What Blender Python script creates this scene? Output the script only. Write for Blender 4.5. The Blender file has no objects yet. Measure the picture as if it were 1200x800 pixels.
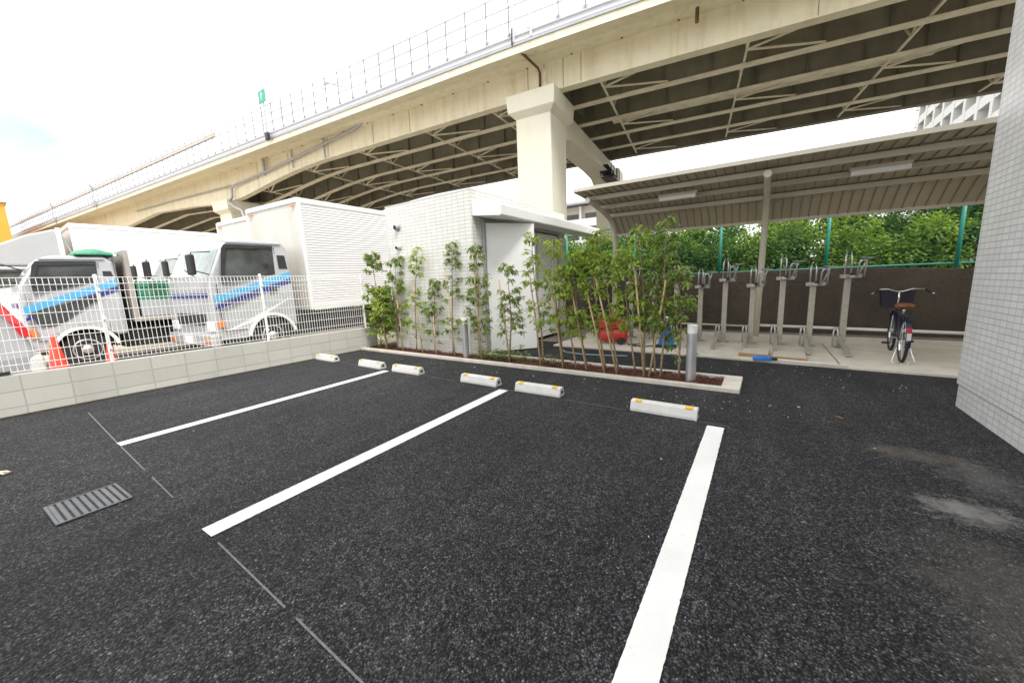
import bpy, math, random
from mathutils import Vector, Matrix, noise
sc = bpy.context.scene
COL = sc.collection
RN = random.Random(11)
PI = math.pi
rad = math.radians
ORD = ['first', 'second', 'third', 'fourth', 'fifth', 'sixth', 'seventh', 'eighth', 'ninth', 'tenth', 'eleventh',
       'twelfth', 'thirteenth', 'fourteenth', 'fifteenth', 'sixteenth', 'seventeenth', 'eighteenth', 'nineteenth', 'twentieth', 'twenty-first', 'twenty-second', 'twenty-third', 'twenty-fourth']

# ------------------------------------------------------------------ materials
def nodes(name):
    m = bpy.data.materials.new(name); m.use_nodes = True
    nt = m.node_tree
    b = nt.nodes['Principled BSDF']
    return m, nt, b

def N(nt, t, **kw):
    n = nt.nodes.new(t)
    for k, v in kw.items():
        if k in n.inputs.keys(): n.inputs[k].default_value = v
        else: setattr(n, k, v)
    return n

def lk(nt, a, b): nt.links.new(a, b)

def ramp(nt, fac, stops):
    r = nt.nodes.new('ShaderNodeValToRGB')
    e = r.color_ramp.elements
    while len(e) < len(stops): e.new(0.5)
    for i, (p, c) in enumerate(stops):
        e[i].position = p
        e[i].color = (c, c, c, 1) if isinstance(c, (int, float)) else (*c, 1)
    lk(nt, fac, r.inputs[0])
    return r.outputs[0]

def mixc(nt, fac, a, b, mode='MIX'):
    n = nt.nodes.new('ShaderNodeMix'); n.data_type = 'RGBA'; n.blend_type = mode
    for s, v in ((n.inputs[0], fac), (n.inputs[6], a), (n.inputs[7], b)):
        if hasattr(v, 'is_output'): lk(nt, v, s)
        elif isinstance(v, (int, float)): s.default_value = v if s.type == 'VALUE' else (v, v, v, 1)
        else: s.default_value = (*v, 1)
    return n.outputs[2]

def bump(nt, b, h, dist, strength=1.0):
    n = N(nt, 'ShaderNodeBump'); n.inputs['Strength'].default_value = strength; n.inputs['Distance'].default_value = dist
    lk(nt, h, n.inputs['Height']); lk(nt, n.outputs[0], b.inputs['Normal'])
    return n

def mat(name, c, rough=0.6, metal=0.0, var=0.12, scale=3.0, grime=0.0, grime_c=(0.12, 0.1, 0.07), bmp=0.0, bscale=40.0, streak=False, spec=0.5, coord='POS', coat=0.0):
    m, nt, b = nodes(name)
    b.inputs['Roughness'].default_value = rough; b.inputs['Metallic'].default_value = metal
    b.inputs['Specular IOR Level'].default_value = spec
    if coat: b.inputs['Coat Weight'].default_value = coat
    if coord == 'POS': src = N(nt, 'ShaderNodeNewGeometry').outputs['Position']
    else: src = N(nt, 'ShaderNodeTexCoord').outputs['Object']
    n1 = N(nt, 'ShaderNodeTexNoise', Scale=scale, Detail=6.0, Roughness=0.6); lk(nt, src, n1.inputs['Vector'])
    lo = tuple(x * (1 - var) for x in c); hi = tuple(min(1, x * (1 + var)) for x in c)
    colr = ramp(nt, n1.outputs[0], [(0.3, lo), (0.7, hi)])
    if grime:
        mp = N(nt, 'ShaderNodeMapping'); lk(nt, src, mp.inputs[0])
        mp.inputs['Scale'].default_value = (1, 1, 0.12) if streak else (1, 1, 1)
        n2 = N(nt, 'ShaderNodeTexNoise', Scale=scale * 1.7, Detail=8.0, Roughness=0.7); lk(nt, mp.outputs[0], n2.inputs['Vector'])
        f = ramp(nt, n2.outputs[0], [(0.48, 0.0), (0.72, grime)])
        colr = mixc(nt, f, colr, grime_c)
    lk(nt, colr, b.inputs['Base Color'])
    n3 = N(nt, 'ShaderNodeTexNoise', Scale=bscale, Detail=4.0); lk(nt, src, n3.inputs['Vector'])
    rr = N(nt, 'ShaderNodeMapRange'); rr.inputs[3].default_value = max(0, rough - 0.08); rr.inputs[4].default_value = min(1, rough + 0.08)
    lk(nt, n1.outputs[0], rr.inputs[0]); lk(nt, rr.outputs[0], b.inputs['Roughness'])
    if bmp: bump(nt, b, n3.outputs[0], bmp)
    return m

def tile_mat(name, c, mortar, w, h, joint=0.006, off=(0, 0), stagger=0.0, var=0.05, rough=0.35, bdist=0.003, stain=0.0):
    m, nt, b = nodes(name)
    g = N(nt, 'ShaderNodeNewGeometry'); s = N(nt, 'ShaderNodeSeparateXYZ'); lk(nt, g.outputs['Position'], s.inputs[0])
    ad = N(nt, 'ShaderNodeMath'); lk(nt, s.outputs[0], ad.inputs[0]); lk(nt, s.outputs[1], ad.inputs[1])
    cb = N(nt, 'ShaderNodeCombineXYZ'); lk(nt, ad.outputs[0], cb.inputs[0]); lk(nt, s.outputs[2], cb.inputs[1])
    mp = N(nt, 'ShaderNodeMapping'); lk(nt, cb.outputs[0], mp.inputs[0]); mp.inputs['Location'].default_value = (off[0], off[1], 0)
    br = N(nt, 'ShaderNodeTexBrick'); lk(nt, mp.outputs[0], br.inputs['Vector'])
    br.offset = stagger; br.squash = 1.0
    br.inputs['Scale'].default_value = 1.0; br.inputs['Mortar Size'].default_value = joint
    br.inputs['Mortar Smooth'].default_value = 0.25
    br.inputs['Brick Width'].default_value = w; br.inputs['Row Height'].default_value = h
    br.inputs['Color1'].default_value = (*[x * (1 - var) for x in c], 1); br.inputs['Color2'].default_value = (*[min(1, x * (1 + var)) for x in c], 1)
    br.inputs['Mortar'].default_value = (*mortar, 1)
    n1 = N(nt, 'ShaderNodeTexNoise', Scale=0.9, Detail=7.0, Roughness=0.65); lk(nt, g.outputs['Position'], n1.inputs['Vector'])
    f = ramp(nt, n1.outputs[0], [(0.35, 0.93), (0.65, 1.0)])
    colr = mixc(nt, 1.0, br.outputs['Color'], f, 'MULTIPLY')
    if stain:
        mp2 = N(nt, 'ShaderNodeMapping'); lk(nt, g.outputs['Position'], mp2.inputs[0]); mp2.inputs['Scale'].default_value = (2.5, 2.5, 0.35)
        n2 = N(nt, 'ShaderNodeTexNoise', Scale=1.2, Detail=8.0, Roughness=0.7); lk(nt, mp2.outputs[0], n2.inputs['Vector'])
        f2 = ramp(nt, n2.outputs[0], [(0.5, 0.0), (0.75, stain)])
        colr = mixc(nt, f2, colr, (0.2, 0.18, 0.14))
    lk(nt, colr, b.inputs['Base Color'])
    b.inputs['Roughness'].default_value = rough
    inv = N(nt, 'ShaderNodeMath', operation='SUBTRACT'); inv.inputs[0].default_value = 1.0; lk(nt, br.outputs['Fac'], inv.inputs[1])
    n3 = N(nt, 'ShaderNodeTexNoise', Scale=60.0, Detail=3.0); lk(nt, g.outputs['Position'], n3.inputs['Vector'])
    sm = N(nt, 'ShaderNodeMath', operation='MULTIPLY_ADD'); lk(nt, n3.outputs[0], sm.inputs[0]); sm.inputs[1].default_value = 0.12; lk(nt, inv.outputs[0], sm.inputs[2])
    bump(nt, b, sm.outputs[0], bdist)
    return m

def leaf_mat(name, dark, light, rough=0.45):
    m, nt, b = nodes(name)
    g = N(nt, 'ShaderNodeNewGeometry')
    n1 = N(nt, 'ShaderNodeTexNoise', Scale=2.2, Detail=2.0); lk(nt, g.outputs['Position'], n1.inputs['Vector'])
    ad = N(nt, 'ShaderNodeMath', operation='MULTIPLY_ADD'); lk(nt, g.outputs['Random Per Island'], ad.inputs[0]); ad.inputs[1].default_value = 0.65
    sb = N(nt, 'ShaderNodeMath', operation='MULTIPLY'); lk(nt, n1.outputs[0], sb.inputs[0]); sb.inputs[1].default_value = 0.5
    lk(nt, sb.outputs[0], ad.inputs[2])
    mid = tuple((a + c) / 2 for a, c in zip(dark, light))
    c = ramp(nt, ad.outputs[0], [(0.1, dark), (0.55, mid), (0.95, light)])
    lk(nt, c, b.inputs['Base Color'])
    b.inputs['Roughness'].default_value = rough
    # thin leaves pass part of the light
    tr = N(nt, 'ShaderNodeBsdfTranslucent'); lk(nt, mixc(nt, 1.0, c, (1.25, 1.3, 0.6), 'MULTIPLY'), tr.inputs['Color'])
    mx = N(nt, 'ShaderNodeMixShader'); mx.inputs[0].default_value = 0.45
    lk(nt, b.outputs[0], mx.inputs[1]); lk(nt, tr.outputs[0], mx.inputs[2])
    lk(nt, mx.outputs[0], nt.nodes['Material Output'].inputs['Surface'])
    return m

def asphalt_mat():
    m, nt, b = nodes('asphalt')
    g = N(nt, 'ShaderNodeNewGeometry'); P = g.outputs['Position']
    wob = N(nt, 'ShaderNodeTexNoise', Scale=35.0, Detail=2.0); lk(nt, P, wob.inputs['Vector'])
    v = N(nt, 'ShaderNodeTexVoronoi', Scale=112.0); lk(nt, P, v.inputs['Vector'])
    v.inputs['Randomness'].default_value = 1.0
    v2 = N(nt, 'ShaderNodeTexVoronoi', Scale=52.0); lk(nt, P, v2.inputs['Vector'])
    sr = N(nt, 'ShaderNodeSeparateColor'); lk(nt, v.outputs['Color'], sr.inputs[0])
    cell = ramp(nt, sr.outputs[0], [(0.0, (0.013, 0.013, 0.0145)), (0.5, (0.049, 0.0492, 0.053)), (0.95, (0.108, 0.107, 0.111)), (1.0, (0.24, 0.23, 0.22))])
    gap = ramp(nt, v.outputs['Distance'], [(0.35, 1.0), (0.7, 0.2)])
    s2 = N(nt, 'ShaderNodeSeparateColor'); lk(nt, v2.outputs['Color'], s2.inputs[0])
    cell = mixc(nt, 1.0, cell, ramp(nt, s2.outputs[1], [(0.0, 0.55), (1.0, 1.4)]), 'MULTIPLY')
    c = mixc(nt, 1.0, cell, gap, 'MULTIPLY')
    big = N(nt, 'ShaderNodeTexNoise', Scale=0.55, Detail=8.0, Roughness=0.62); lk(nt, P, big.inputs['Vector'])
    c = mixc(nt, 1.0, c, ramp(nt, big.outputs[0], [(0.3, (0.72, 0.74, 0.78)), (0.7, (1.22, 1.2, 1.2))]), 'MULTIPLY')
    mid = N(nt, 'ShaderNodeTexNoise', Scale=7.0, Detail=5.0, Roughness=0.7); lk(nt, P, mid.inputs['Vector'])
    c = mixc(nt, 1.0, c, ramp(nt, mid.outputs[0], [(0.3, 0.8), (0.7, 1.2)]), 'MULTIPLY')
    # roller-pressed strip where the bays meet the aisle is a little smoother
    # dried cement dust, brown mud: stains with shapes of their own
    def stain(c, x, y, r, colr, amt, sx=1.0, sy=1.0, ns=5.0):
        mp = N(nt, 'ShaderNodeMapping', vector_type='POINT'); lk(nt, P, mp.inputs[0])
        mp.inputs['Location'].default_value = (-x * sx / r, -y * sy / r, 0); mp.inputs['Scale'].default_value = (sx / r, sy / r, 0.0)
        ln = N(nt, 'ShaderNodeVectorMath', operation='LENGTH'); lk(nt, mp.outputs[0], ln.inputs[0])
        nz = N(nt, 'ShaderNodeTexNoise', Scale=ns, Detail=9.0, Roughness=0.75); lk(nt, P, nz.inputs['Vector'])
        s1 = N(nt, 'ShaderNodeMath', operation='SUBTRACT'); lk(nt, nz.outputs[0], s1.inputs[0]); 
        m2 = N(nt, 'ShaderNodeMath', operation='MULTIPLY'); lk(nt, ln.outputs['Value'], m2.inputs[0]); m2.inputs[1].default_value = 0.42
        lk(nt, m2.outputs[0], s1.inputs[1])
        f = ramp(nt, s1.outputs[0], [(0.16, 0.0), (0.42, amt)])
        return mixc(nt, f, c, colr)
    c = stain(c, 1.04, 3.06, 0.30, (0.26, 0.25, 0.235), 0.7, 1.0, 1.3, 13.0)
    c = stain(c, 1.25, 3.6, 0.35, (0.20, 0.19, 0.18), 0.32, 1.2, 0.8, 14.0)
    c = stain(c, 1.0, 3.85, 0.4, (0.15, 0.13, 0.105), 0.5, 0.8, 2.0, 11.0)
    c = stain(c, 0.95, 2.2, 0.6, (0.11, 0.10, 0.085), 0.4, 1.2, 0.7, 4.0)
    # faint dust films and long roller streaks along the bays
    mp = N(nt, 'ShaderNodeMapping'); lk(nt, P, mp.inputs[0]); mp.inputs['Scale'].default_value = (2.6, 0.22, 1.0)
    st = N(nt, 'ShaderNodeTexNoise', Scale=1.6, Detail=5.0, Roughness=0.6); lk(nt, mp.outputs[0], st.inputs['Vector'])
    c = mixc(nt, 1.0, c, ramp(nt, st.outputs[0], [(0.35, 0.82), (0.65, 1.16)]), 'MULTIPLY')
    df = N(nt, 'ShaderNodeTexNoise', Scale=1.3, Detail=10.0, Roughness=0.78, Distortion=0.6); lk(nt, P, df.inputs['Vector'])
    c = mixc(nt, ramp(nt, df.outputs[0], [(0.55, 0.0), (0.75, 0.30)]), c, (0.105, 0.098, 0.088))
    # hand-laid edge along the walls is darker and tighter
    lk(nt, c, b.inputs['Base Color'])
    b.inputs['Roughness'].default_value = 0.7
    b.inputs['Specular IOR Level'].default_value = 0.22
    hh = ramp(nt, v.outputs['Distance'], [(0.1, 1.0), (0.7, 0.0)])
    mm = N(nt, 'ShaderNodeMath', operation='MULTIPLY_ADD'); lk(nt, v2.outputs['Distance'], mm.inputs[0]); mm.inputs[1].default_value = -0.5; lk(nt, hh, mm.inputs[2])
    bump(nt, b, mm.outputs[0], 0.006, 1.0)
    return m

def paint_mat():
    m, nt, b = nodes('road_paint')
    g = N(nt, 'ShaderNodeNewGeometry'); P = g.outputs['Position']
    v = N(nt, 'ShaderNodeTexVoronoi', Scale=88.0); lk(nt, P, v.inputs['Vector'])
    nz = N(nt, 'ShaderNodeTexNoise', Scale=22.0, Detail=8.0, Roughness=0.75); lk(nt, P, nz.inputs['Vector'])
    n2 = N(nt, 'ShaderNodeTexNoise', Scale=2.5, Detail=4.0); lk(nt, P, n2.inputs['Vector'])
    f = ramp(nt, nz.outputs[0], [(0.60, 0.0), (0.74, 0.45)])
    c = mixc(nt, f, ramp(nt, n2.outputs[0], [(0.3, (0.70, 0.70, 0.67)), (0.7, (0.80, 0.80, 0.78))]), (0.3, 0.29, 0.27))
    lk(nt, c, b.inputs['Base Color']); b.inputs['Roughness'].default_value = 0.55
    bump(nt, b, v.outputs['Distance'], 0.0012, 0.6)
    return m

M = {}
M['asphalt'] = asphalt_mat()
M['paint'] = paint_mat()
M['chalk'] = mat('chalk_dust', (0.17, 0.17, 0.165), 0.9, var=0.35, scale=25)
M['tile'] = tile_mat('white_tile', (0.70, 0.685, 0.65), (0.52, 0.505, 0.48), 0.15, 0.066, 0.006, var=0.05, stain=0.06)
M['tile_r'] = tile_mat('white_tile_wall', (0.62, 0.62, 0.61), (0.43, 0.43, 0.43), 0.10, 0.055, 0.0045, var=0.05, stain=0.05)
M['block'] = tile_mat('concrete_block', (0.50, 0.49, 0.445), (0.42, 0.41, 0.375), 0.40, 0.20, 0.006, off=(0.19, 0.10), var=0.07, rough=0.85, bdist=0.006, stain=0.16)
M['concrete'] = mat('concrete', (0.61, 0.56, 0.475), 0.85, var=0.1, scale=2.2, grime=0.35, grime_c=(0.27, 0.25, 0.21), bmp=0.003, bscale=90)
M['kerb'] = mat('kerb_concrete', (0.58, 0.54, 0.47), 0.85, var=0.12, scale=4, grime=0.3, grime_c=(0.3, 0.26, 0.2), bmp=0.004, bscale=70)
M['stop'] = mat('wheel_stop_plastic', (0.62, 0.61, 0.58), 0.55, var=0.06, scale=8, grime=0.25, grime_c=(0.36, 0.34, 0.3), bmp=0.002, bscale=60)
M['yellow'] = mat('yellow_reflector', (0.85, 0.50, 0.03), 0.35, var=0.05)
M['black'] = mat('black_rubber', (0.018, 0.018, 0.018), 0.7, var=0.2, scale=10)
M['darkmetal'] = mat('dark_chassis', (0.03, 0.03, 0.032), 0.55, var=0.3, scale=5, metal=0.2)
M['white_metal'] = mat('white_coated_wire', (0.82, 0.82, 0.80), 0.4, var=0.03)
M['steel'] = mat('galvanised_steel', (0.40, 0.37, 0.315), 0.45, metal=0.3, var=0.12, scale=14)
M['grate'] = mat('grating_steel', (0.15, 0.155, 0.16), 0.5, metal=0.5, var=0.25, scale=12)
M['alu'] = mat('aluminium', (0.55, 0.55, 0.56), 0.38, metal=0.75, var=0.06)
M['truck_white'] = mat('truck_white_paint', (0.74, 0.74, 0.73), 0.3, var=0.04, coat=0.3)
M['truck_silver'] = mat('truck_silver_paint', (0.48, 0.49, 0.51), 0.3, metal=0.25, var=0.05, coat=0.3)
M['panel'] = mat('box_side_panel', (0.74, 0.72, 0.715), 0.42, var=0.03, scale=1.5, grime=0.12, grime_c=(0.45, 0.42, 0.38), streak=True)
M['panel_front'] = mat('box_front_panel', (0.57, 0.545, 0.50), 0.5, var=0.08, scale=1.5, grime=0.35, grime_c=(0.36, 0.32, 0.26), streak=True)
M['fairing'] = mat('grey_fairing', (0.42, 0.43, 0.44), 0.4, var=0.04)
M['glass'] = mat('dark_glass', (0.045, 0.052, 0.05), 0.05, var=0.85, scale=1.6, spec=0.8)  # uneven tone paints reflections into the opaque panes
M['screen'] = mat('windscreen_glass', (0.22, 0.26, 0.25), 0.07, var=0.35, scale=2.5, spec=0.8)  # pale base colour imitates reflections on the screen
M['paleblue'] = mat('light_blue_stripe', (0.085, 0.38, 0.62), 0.35, var=0.04)
M['navy'] = mat('navy_stripe', (0.025, 0.035, 0.22), 0.35, var=0.05)
M['orange_lamp'] = mat('orange_lamp', (0.75, 0.22, 0.05), 0.3, var=0.05)
M['red_lamp'] = mat('red_lamp', (0.60, 0.02, 0.03), 0.2, var=0.1, scale=14)
M['clear_lamp'] = mat('clear_lamp', (0.75, 0.76, 0.77), 0.12, var=0.1, scale=12)
M['red'] = mat('red_paint', (0.48, 0.035, 0.02), 0.45, var=0.2, scale=9, grime=0.25, coord='OBJ')
M['cone'] = mat('cone_red', (0.72, 0.06, 0.03), 0.5, var=0.06)
M['blue'] = mat('blue_plastic', (0.03, 0.16, 0.42), 0.5, var=0.12, scale=8)
M['blue2'] = mat('bright_blue_plastic', (0.04, 0.22, 0.65), 0.45, var=0.08)
M['green_tarp'] = mat('green_tarp', (0.04, 0.23, 0.13), 0.5, var=0.2, scale=6, bmp=0.01, bscale=12)
M['greenpaint'] = mat('green_fence_paint', (0.012, 0.20, 0.155), 0.45, var=0.08)
M['cream'] = mat('cream_bridge_paint', (0.74, 0.685, 0.52), 0.6, var=0.06, scale=1.5, grime=0.45, grime_c=(0.45, 0.34, 0.17), streak=True)
M['pier'] = mat('cream_pier_paint', (0.70, 0.665, 0.55), 0.65, var=0.04, scale=0.7, grime=0.2, grime_c=(0.42, 0.35, 0.22), streak=True, bmp=0.004, bscale=14)
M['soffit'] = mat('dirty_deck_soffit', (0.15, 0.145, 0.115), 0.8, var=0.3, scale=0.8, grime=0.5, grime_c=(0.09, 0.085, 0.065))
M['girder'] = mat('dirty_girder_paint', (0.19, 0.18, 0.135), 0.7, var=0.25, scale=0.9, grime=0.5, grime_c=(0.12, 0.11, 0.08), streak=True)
M['flange'] = mat('flange_bounce_cream', (0.78, 0.73, 0.56), 0.65, var=0.12, scale=1.2, grime=0.4, grime_c=(0.25, 0.2, 0.12))  # cream paint with the bounce light from the ground put into its colour
M['parapet'] = mat('parapet_white', (0.50, 0.51, 0.54), 0.5, var=0.04, scale=0.5, grime=0.15, grime_c=(0.5, 0.48, 0.45))
M['greymetal'] = mat('grey_painted_metal', (0.36, 0.37, 0.40), 0.5, var=0.1, metal=0.2)
M['railpost'] = mat('railing_post_paint', (0.24, 0.245, 0.26), 0.5, var=0.1)
M['door_white'] = mat('white_painted_panel', (0.84, 0.835, 0.82), 0.4, var=0.02, scale=1.0)
M['rust'] = mat('rusty_metal', (0.16, 0.08, 0.05), 0.8, var=0.5, scale=9)
M['shelter'] = mat('shelter_beige_paint', (0.60, 0.555, 0.455), 0.5, var=0.05, scale=2)
M['shelter_roof'] = mat('shelter_roof_sheet', (0.45, 0.395, 0.29), 0.5, var=0.1, scale=1.2)
M['shelter_seam'] = mat('shelter_roof_seam', (0.26, 0.235, 0.185), 0.6, var=0.15)
M['lamp_white'] = mat('lamp_cover', (0.80, 0.79, 0.75), 0.35, var=0.02)
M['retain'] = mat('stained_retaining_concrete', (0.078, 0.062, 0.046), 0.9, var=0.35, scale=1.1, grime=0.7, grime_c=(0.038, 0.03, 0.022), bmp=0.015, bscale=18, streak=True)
M['gravel'] = mat('gravel_dirt', (0.24, 0.21, 0.17), 0.95, var=0.5, scale=30, bmp=0.03, bscale=45)
M['yard'] = mat('neighbour_yard', (0.42, 0.36, 0.28), 0.9, var=0.15, scale=1.0, grime=0.4, bmp=0.004)
M['soil'] = mat('red_brown_bark_soil', (0.11, 0.035, 0.020), 0.95, var=0.6, scale=28, grime=0.6, grime_c=(0.028, 0.014, 0.009), bmp=0.03, bscale=38)
M['bark'] = mat('thin_bark', (0.27, 0.19, 0.12), 0.85, var=0.35, scale=22, bmp=0.004, bscale=60)
M['bamboo'] = mat('stake_wood', (0.44, 0.33, 0.17), 0.65, var=0.25, scale=14)
M['cord'] = mat('black_cord', (0.03, 0.03, 0.03), 0.6, var=0.1)
M['hose'] = mat('pale_blue_hose', (0.35, 0.50, 0.62), 0.45, var=0.05)
M['leaf'] = leaf_mat('sapling_leaf', (0.065, 0.115, 0.024), (0.31, 0.41, 0.09))
M['leaf_b'] = leaf_mat('sapling_leaf_bright', (0.10, 0.17, 0.024), (0.44, 0.55, 0.09))
M['hedge_a'] = leaf_mat('hedge_leaf', (0.022, 0.055, 0.010), (0.19, 0.31, 0.04))
M['hedge_b'] = leaf_mat('hedge_leaf_bright', (0.07, 0.14, 0.016), (0.32, 0.44, 0.055))
M['cardboard'] = mat('cardboard', (0.36, 0.21, 0.105), 0.85, var=0.14, scale=9)
M['cardboard_top'] = mat('pale_board', (0.52, 0.48, 0.40), 0.8, var=0.08, scale=5)
M['saddle'] = mat('brown_saddle', (0.17, 0.062, 0.02), 0.5, var=0.2, scale=10)
M['chrome'] = mat('chrome', (0.72, 0.72, 0.72), 0.18, metal=0.9, var=0.02)
M['bikeframe'] = mat('bike_frame_paint', (0.02, 0.022, 0.045), 0.3, var=0.1)
M['basket'] = mat('basket_cover', (0.016, 0.012, 0.026), 0.7, var=0.3, scale=14)
M['orange_wall'] = mat('orange_cladding', (0.72, 0.33, 0.04), 0.6, var=0.05, scale=0.3)
M['apt_wall'] = mat('apartment_wall', (0.52, 0.47, 0.40), 0.8, var=0.06, scale=0.3)
M['apt_white'] = mat('apartment_white', (0.60, 0.60, 0.58), 0.7, var=0.04, scale=0.3)
M['apt_window'] = mat('apartment_recess', (0.05, 0.045, 0.04), 0.3, var=0.5, scale=0.4)
M['sign_green'] = mat('sign_green', (0.03, 0.33, 0.20), 0.45, var=0.03)
M['ground'] = mat('far_ground', (0.22, 0.20, 0.17), 0.95, var=0.2, scale=0.2)
M['bits'] = mat('white_bits', (0.6, 0.57, 0.5), 0.8, var=0.3, scale=40)
M['leaf_litter'] = mat('dry_leaf', (0.25, 0.13, 0.05), 0.8, var=0.3)
M['rope'] = mat('cream_rope', (0.68, 0.62, 0.48), 0.8, var=0.1)
M['board_grey'] = mat('grey_board', (0.36, 0.33, 0.30), 0.7, var=0.1)

# ------------------------------------------------------------------ mesh helpers
class MB:
    def __init__(s): s.v, s.f = [], []
    def add(s, vs, fs):
        o = len(s.v); s.v += [tuple(p) for p in vs]; s.f += [tuple(i + o for i in f) for f in fs]; return s
    def box(s, x0, x1, y0, y1, z0, z1, mx=None):
        vs = [(x, y, z) for z in (z0, z1) for y in (y0, y1) for x in (x0, x1)]
        if mx is not None: vs = [mx @ Vector(p) for p in vs]
        return s.add(vs, [(0, 2, 3, 1), (4, 5, 7, 6), (0, 1, 5, 4), (2, 6, 7, 3), (0, 4, 6, 2), (1, 3, 7, 5)])
    def bar(s, a, b, w, h, up=(0, 0, 1)):
        a = Vector(a); b = Vector(b); d = (b - a).normalized(); u = Vector(up)
        sd = d.cross(u)
        if sd.length < 1e-4: sd = d.cross(Vector((1, 0, 0)))
        sd.normalize(); u = sd.cross(d).normalized()
        vs = []
        for p in (a, b):
            for (i, j) in ((-1, -1), (1, -1), (1, 1), (-1, 1)): vs.append(p + sd * (i * w / 2) + u * (j * h / 2))
        return s.add(vs, [(0, 1, 2, 3), (7, 6, 5, 4), (0, 4, 5, 1), (1, 5, 6, 2), (2, 6, 7, 3), (3, 7, 4, 0)])
    def tube(s, pts, r, n=8, closed=False, caps=True):
        pts = [Vector(p) for p in pts]; k = len(pts)
        rs = r if isinstance(r, (list, tuple)) else [r] * k
        prev = None; vs = []
        for i, p in enumerate(pts):
            a = pts[(i - 1) % k] if (i > 0 or closed) else p
            b = pts[(i + 1) % k] if (i < k - 1 or closed) else p
            d = (b - a)
            d = d.normalized() if d.length > 1e-9 else Vector((0, 0, 1))
            if prev is None:
                u = d.cross(Vector((0, 0, 1)))
                if u.length < 1e-3: u = d.cross(Vector((1, 0, 0)))
            else:
                u = prev - d * prev.dot(d)
                if u.length < 1e-4: u = d.cross(Vector((0.3, 0.5, 0.8)))
            u.normalize(); prev = u; w = d.cross(u)
            for j in range(n):
                t = 2 * PI * j / n
                vs.append(p + (u * math.cos(t) + w * math.sin(t)) * rs[i])
        fs = []
        for i in range(k if closed else k - 1):
            for j in range(n):
                a, b = i * n + j, i * n + (j + 1) % n
                c, d = ((i + 1) % k) * n + (j + 1) % n, ((i + 1) % k) * n + j
                fs.append((a, b, c, d))
        if caps and not closed:
            fs.append(tuple(range(n - 1, -1, -1))); fs.append(tuple((k - 1) * n + j for j in range(n)))
        return s.add(vs, fs)
    def prism(s, poly, axis, a, b, fn=None):
        """poly in the two axes other than AXIS (in xyz order), extruded along AXIS from a to b"""
        vs = []
        for t in (a, b):
            for (p, q) in poly:
                c = {'x': (t, p, q), 'y': (p, t, q), 'z': (p, q, t)}[axis]
                vs.append(fn(Vector(c)) if fn else c)
        n = len(poly)
        fs = [tuple(range(n - 1, -1, -1)), tuple(range(n, 2 * n))]
        fs += [(i, (i + 1) % n, n + (i + 1) % n, n + i) for i in range(n)]
        return s.add(vs, fs)
    def sweep(s, sec, fr, closed=True):
        """sec: list of (p,q); fr: list of functions (p,q)->Vector"""
        n = len(sec); vs = [f(p, q) for f in fr for (p, q) in sec]; fs = []
        for i in range(len(fr) - 1):
            for j in range(n if closed else n - 1):
                fs.append((i * n + j, i * n + (j + 1) % n, (i + 1) * n + (j + 1) % n, (i + 1) * n + j))
        if closed:
            fs.append(tuple(range(n - 1, -1, -1))); fs.append(tuple((len(fr) - 1) * n + j for j in range(n)))
        return s.add(vs, fs)
    def lathe(s, prof, n=16, c=(0, 0, 0), axis='z', a0=0, a1=2 * PI):
        vs = []; full = abs(a1 - a0 - 2 * PI) < 1e-6
        for (r, h) in prof:
            for j in range(n):
                t = a0 + (a1 - a0) * j / (n if full else n - 1)
                x, y = r * math.cos(t), r * math.sin(t)
                p = {'z': (x, y, h), 'x': (h, x, y), 'y': (y, h, x)}[axis]
                vs.append((p[0] + c[0], p[1] + c[1], p[2] + c[2]))
        fs = []
        for i in range(len(prof) - 1):
            for j in range(n if full else n - 1):
                fs.append((i * n + j, i * n + (j + 1) % n, (i + 1) * n + (j + 1) % n, (i + 1) * n + j))
        return s.add(vs, fs)
    def leaf(s, p, d, nrm, L, W, curl=0.25):
        d = d.normalized(); sd = d.cross(nrm)
        if sd.length < 1e-4: sd = d.cross(Vector((1, 0.2, 0)))
        sd.normalize(); up = sd.cross(d)
        m = p + d * (L * 0.45); t = p + d * L - up * (L * curl)
        q = p + d * (L * 0.75) - up * (L * curl * 0.45)
        return s.add([p, m + sd * W / 2 - up * W * 0.12, q + sd * W * 0.36 - up * W * 0.1, t, q - sd * W * 0.36 - up * W * 0.1, m - sd * W / 2 - up * W * 0.12, m + up * W * 0.1, q],
                     [(0, 1, 6), (0, 6, 5), (1, 2, 7, 6), (6, 7, 4, 5), (2, 3, 7), (7, 3, 4)])
    def build(s, name, m, parent=None, loc=None, rot=None, bevel=0.0, seg=2, smooth=False, sub=False):
        me = bpy.data.meshes.new(name); me.from_pydata(s.v, [], s.f); me.validate()
        if m is not None: me.materials.append(M[m] if isinstance(m, str) else m)
        o = bpy.data.objects.new(name, me); COL.objects.link(o)
        import bmesh
        bm = bmesh.new(); bm.from_mesh(me); bmesh.ops.recalc_face_normals(bm, faces=bm.faces); bm.to_mesh(me); bm.free()
        if smooth: me.shade_smooth()
        if parent is not None: o.parent = parent
        if loc is not None: o.location = loc
        if rot is not None: o.rotation_euler = rot
        if bevel:
            md = o.modifiers.new('bevel', 'BEVEL'); md.width = bevel; md.segments = seg; md.limit_method = 'ANGLE'; md.angle_limit = rad(40)
        return o

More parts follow.
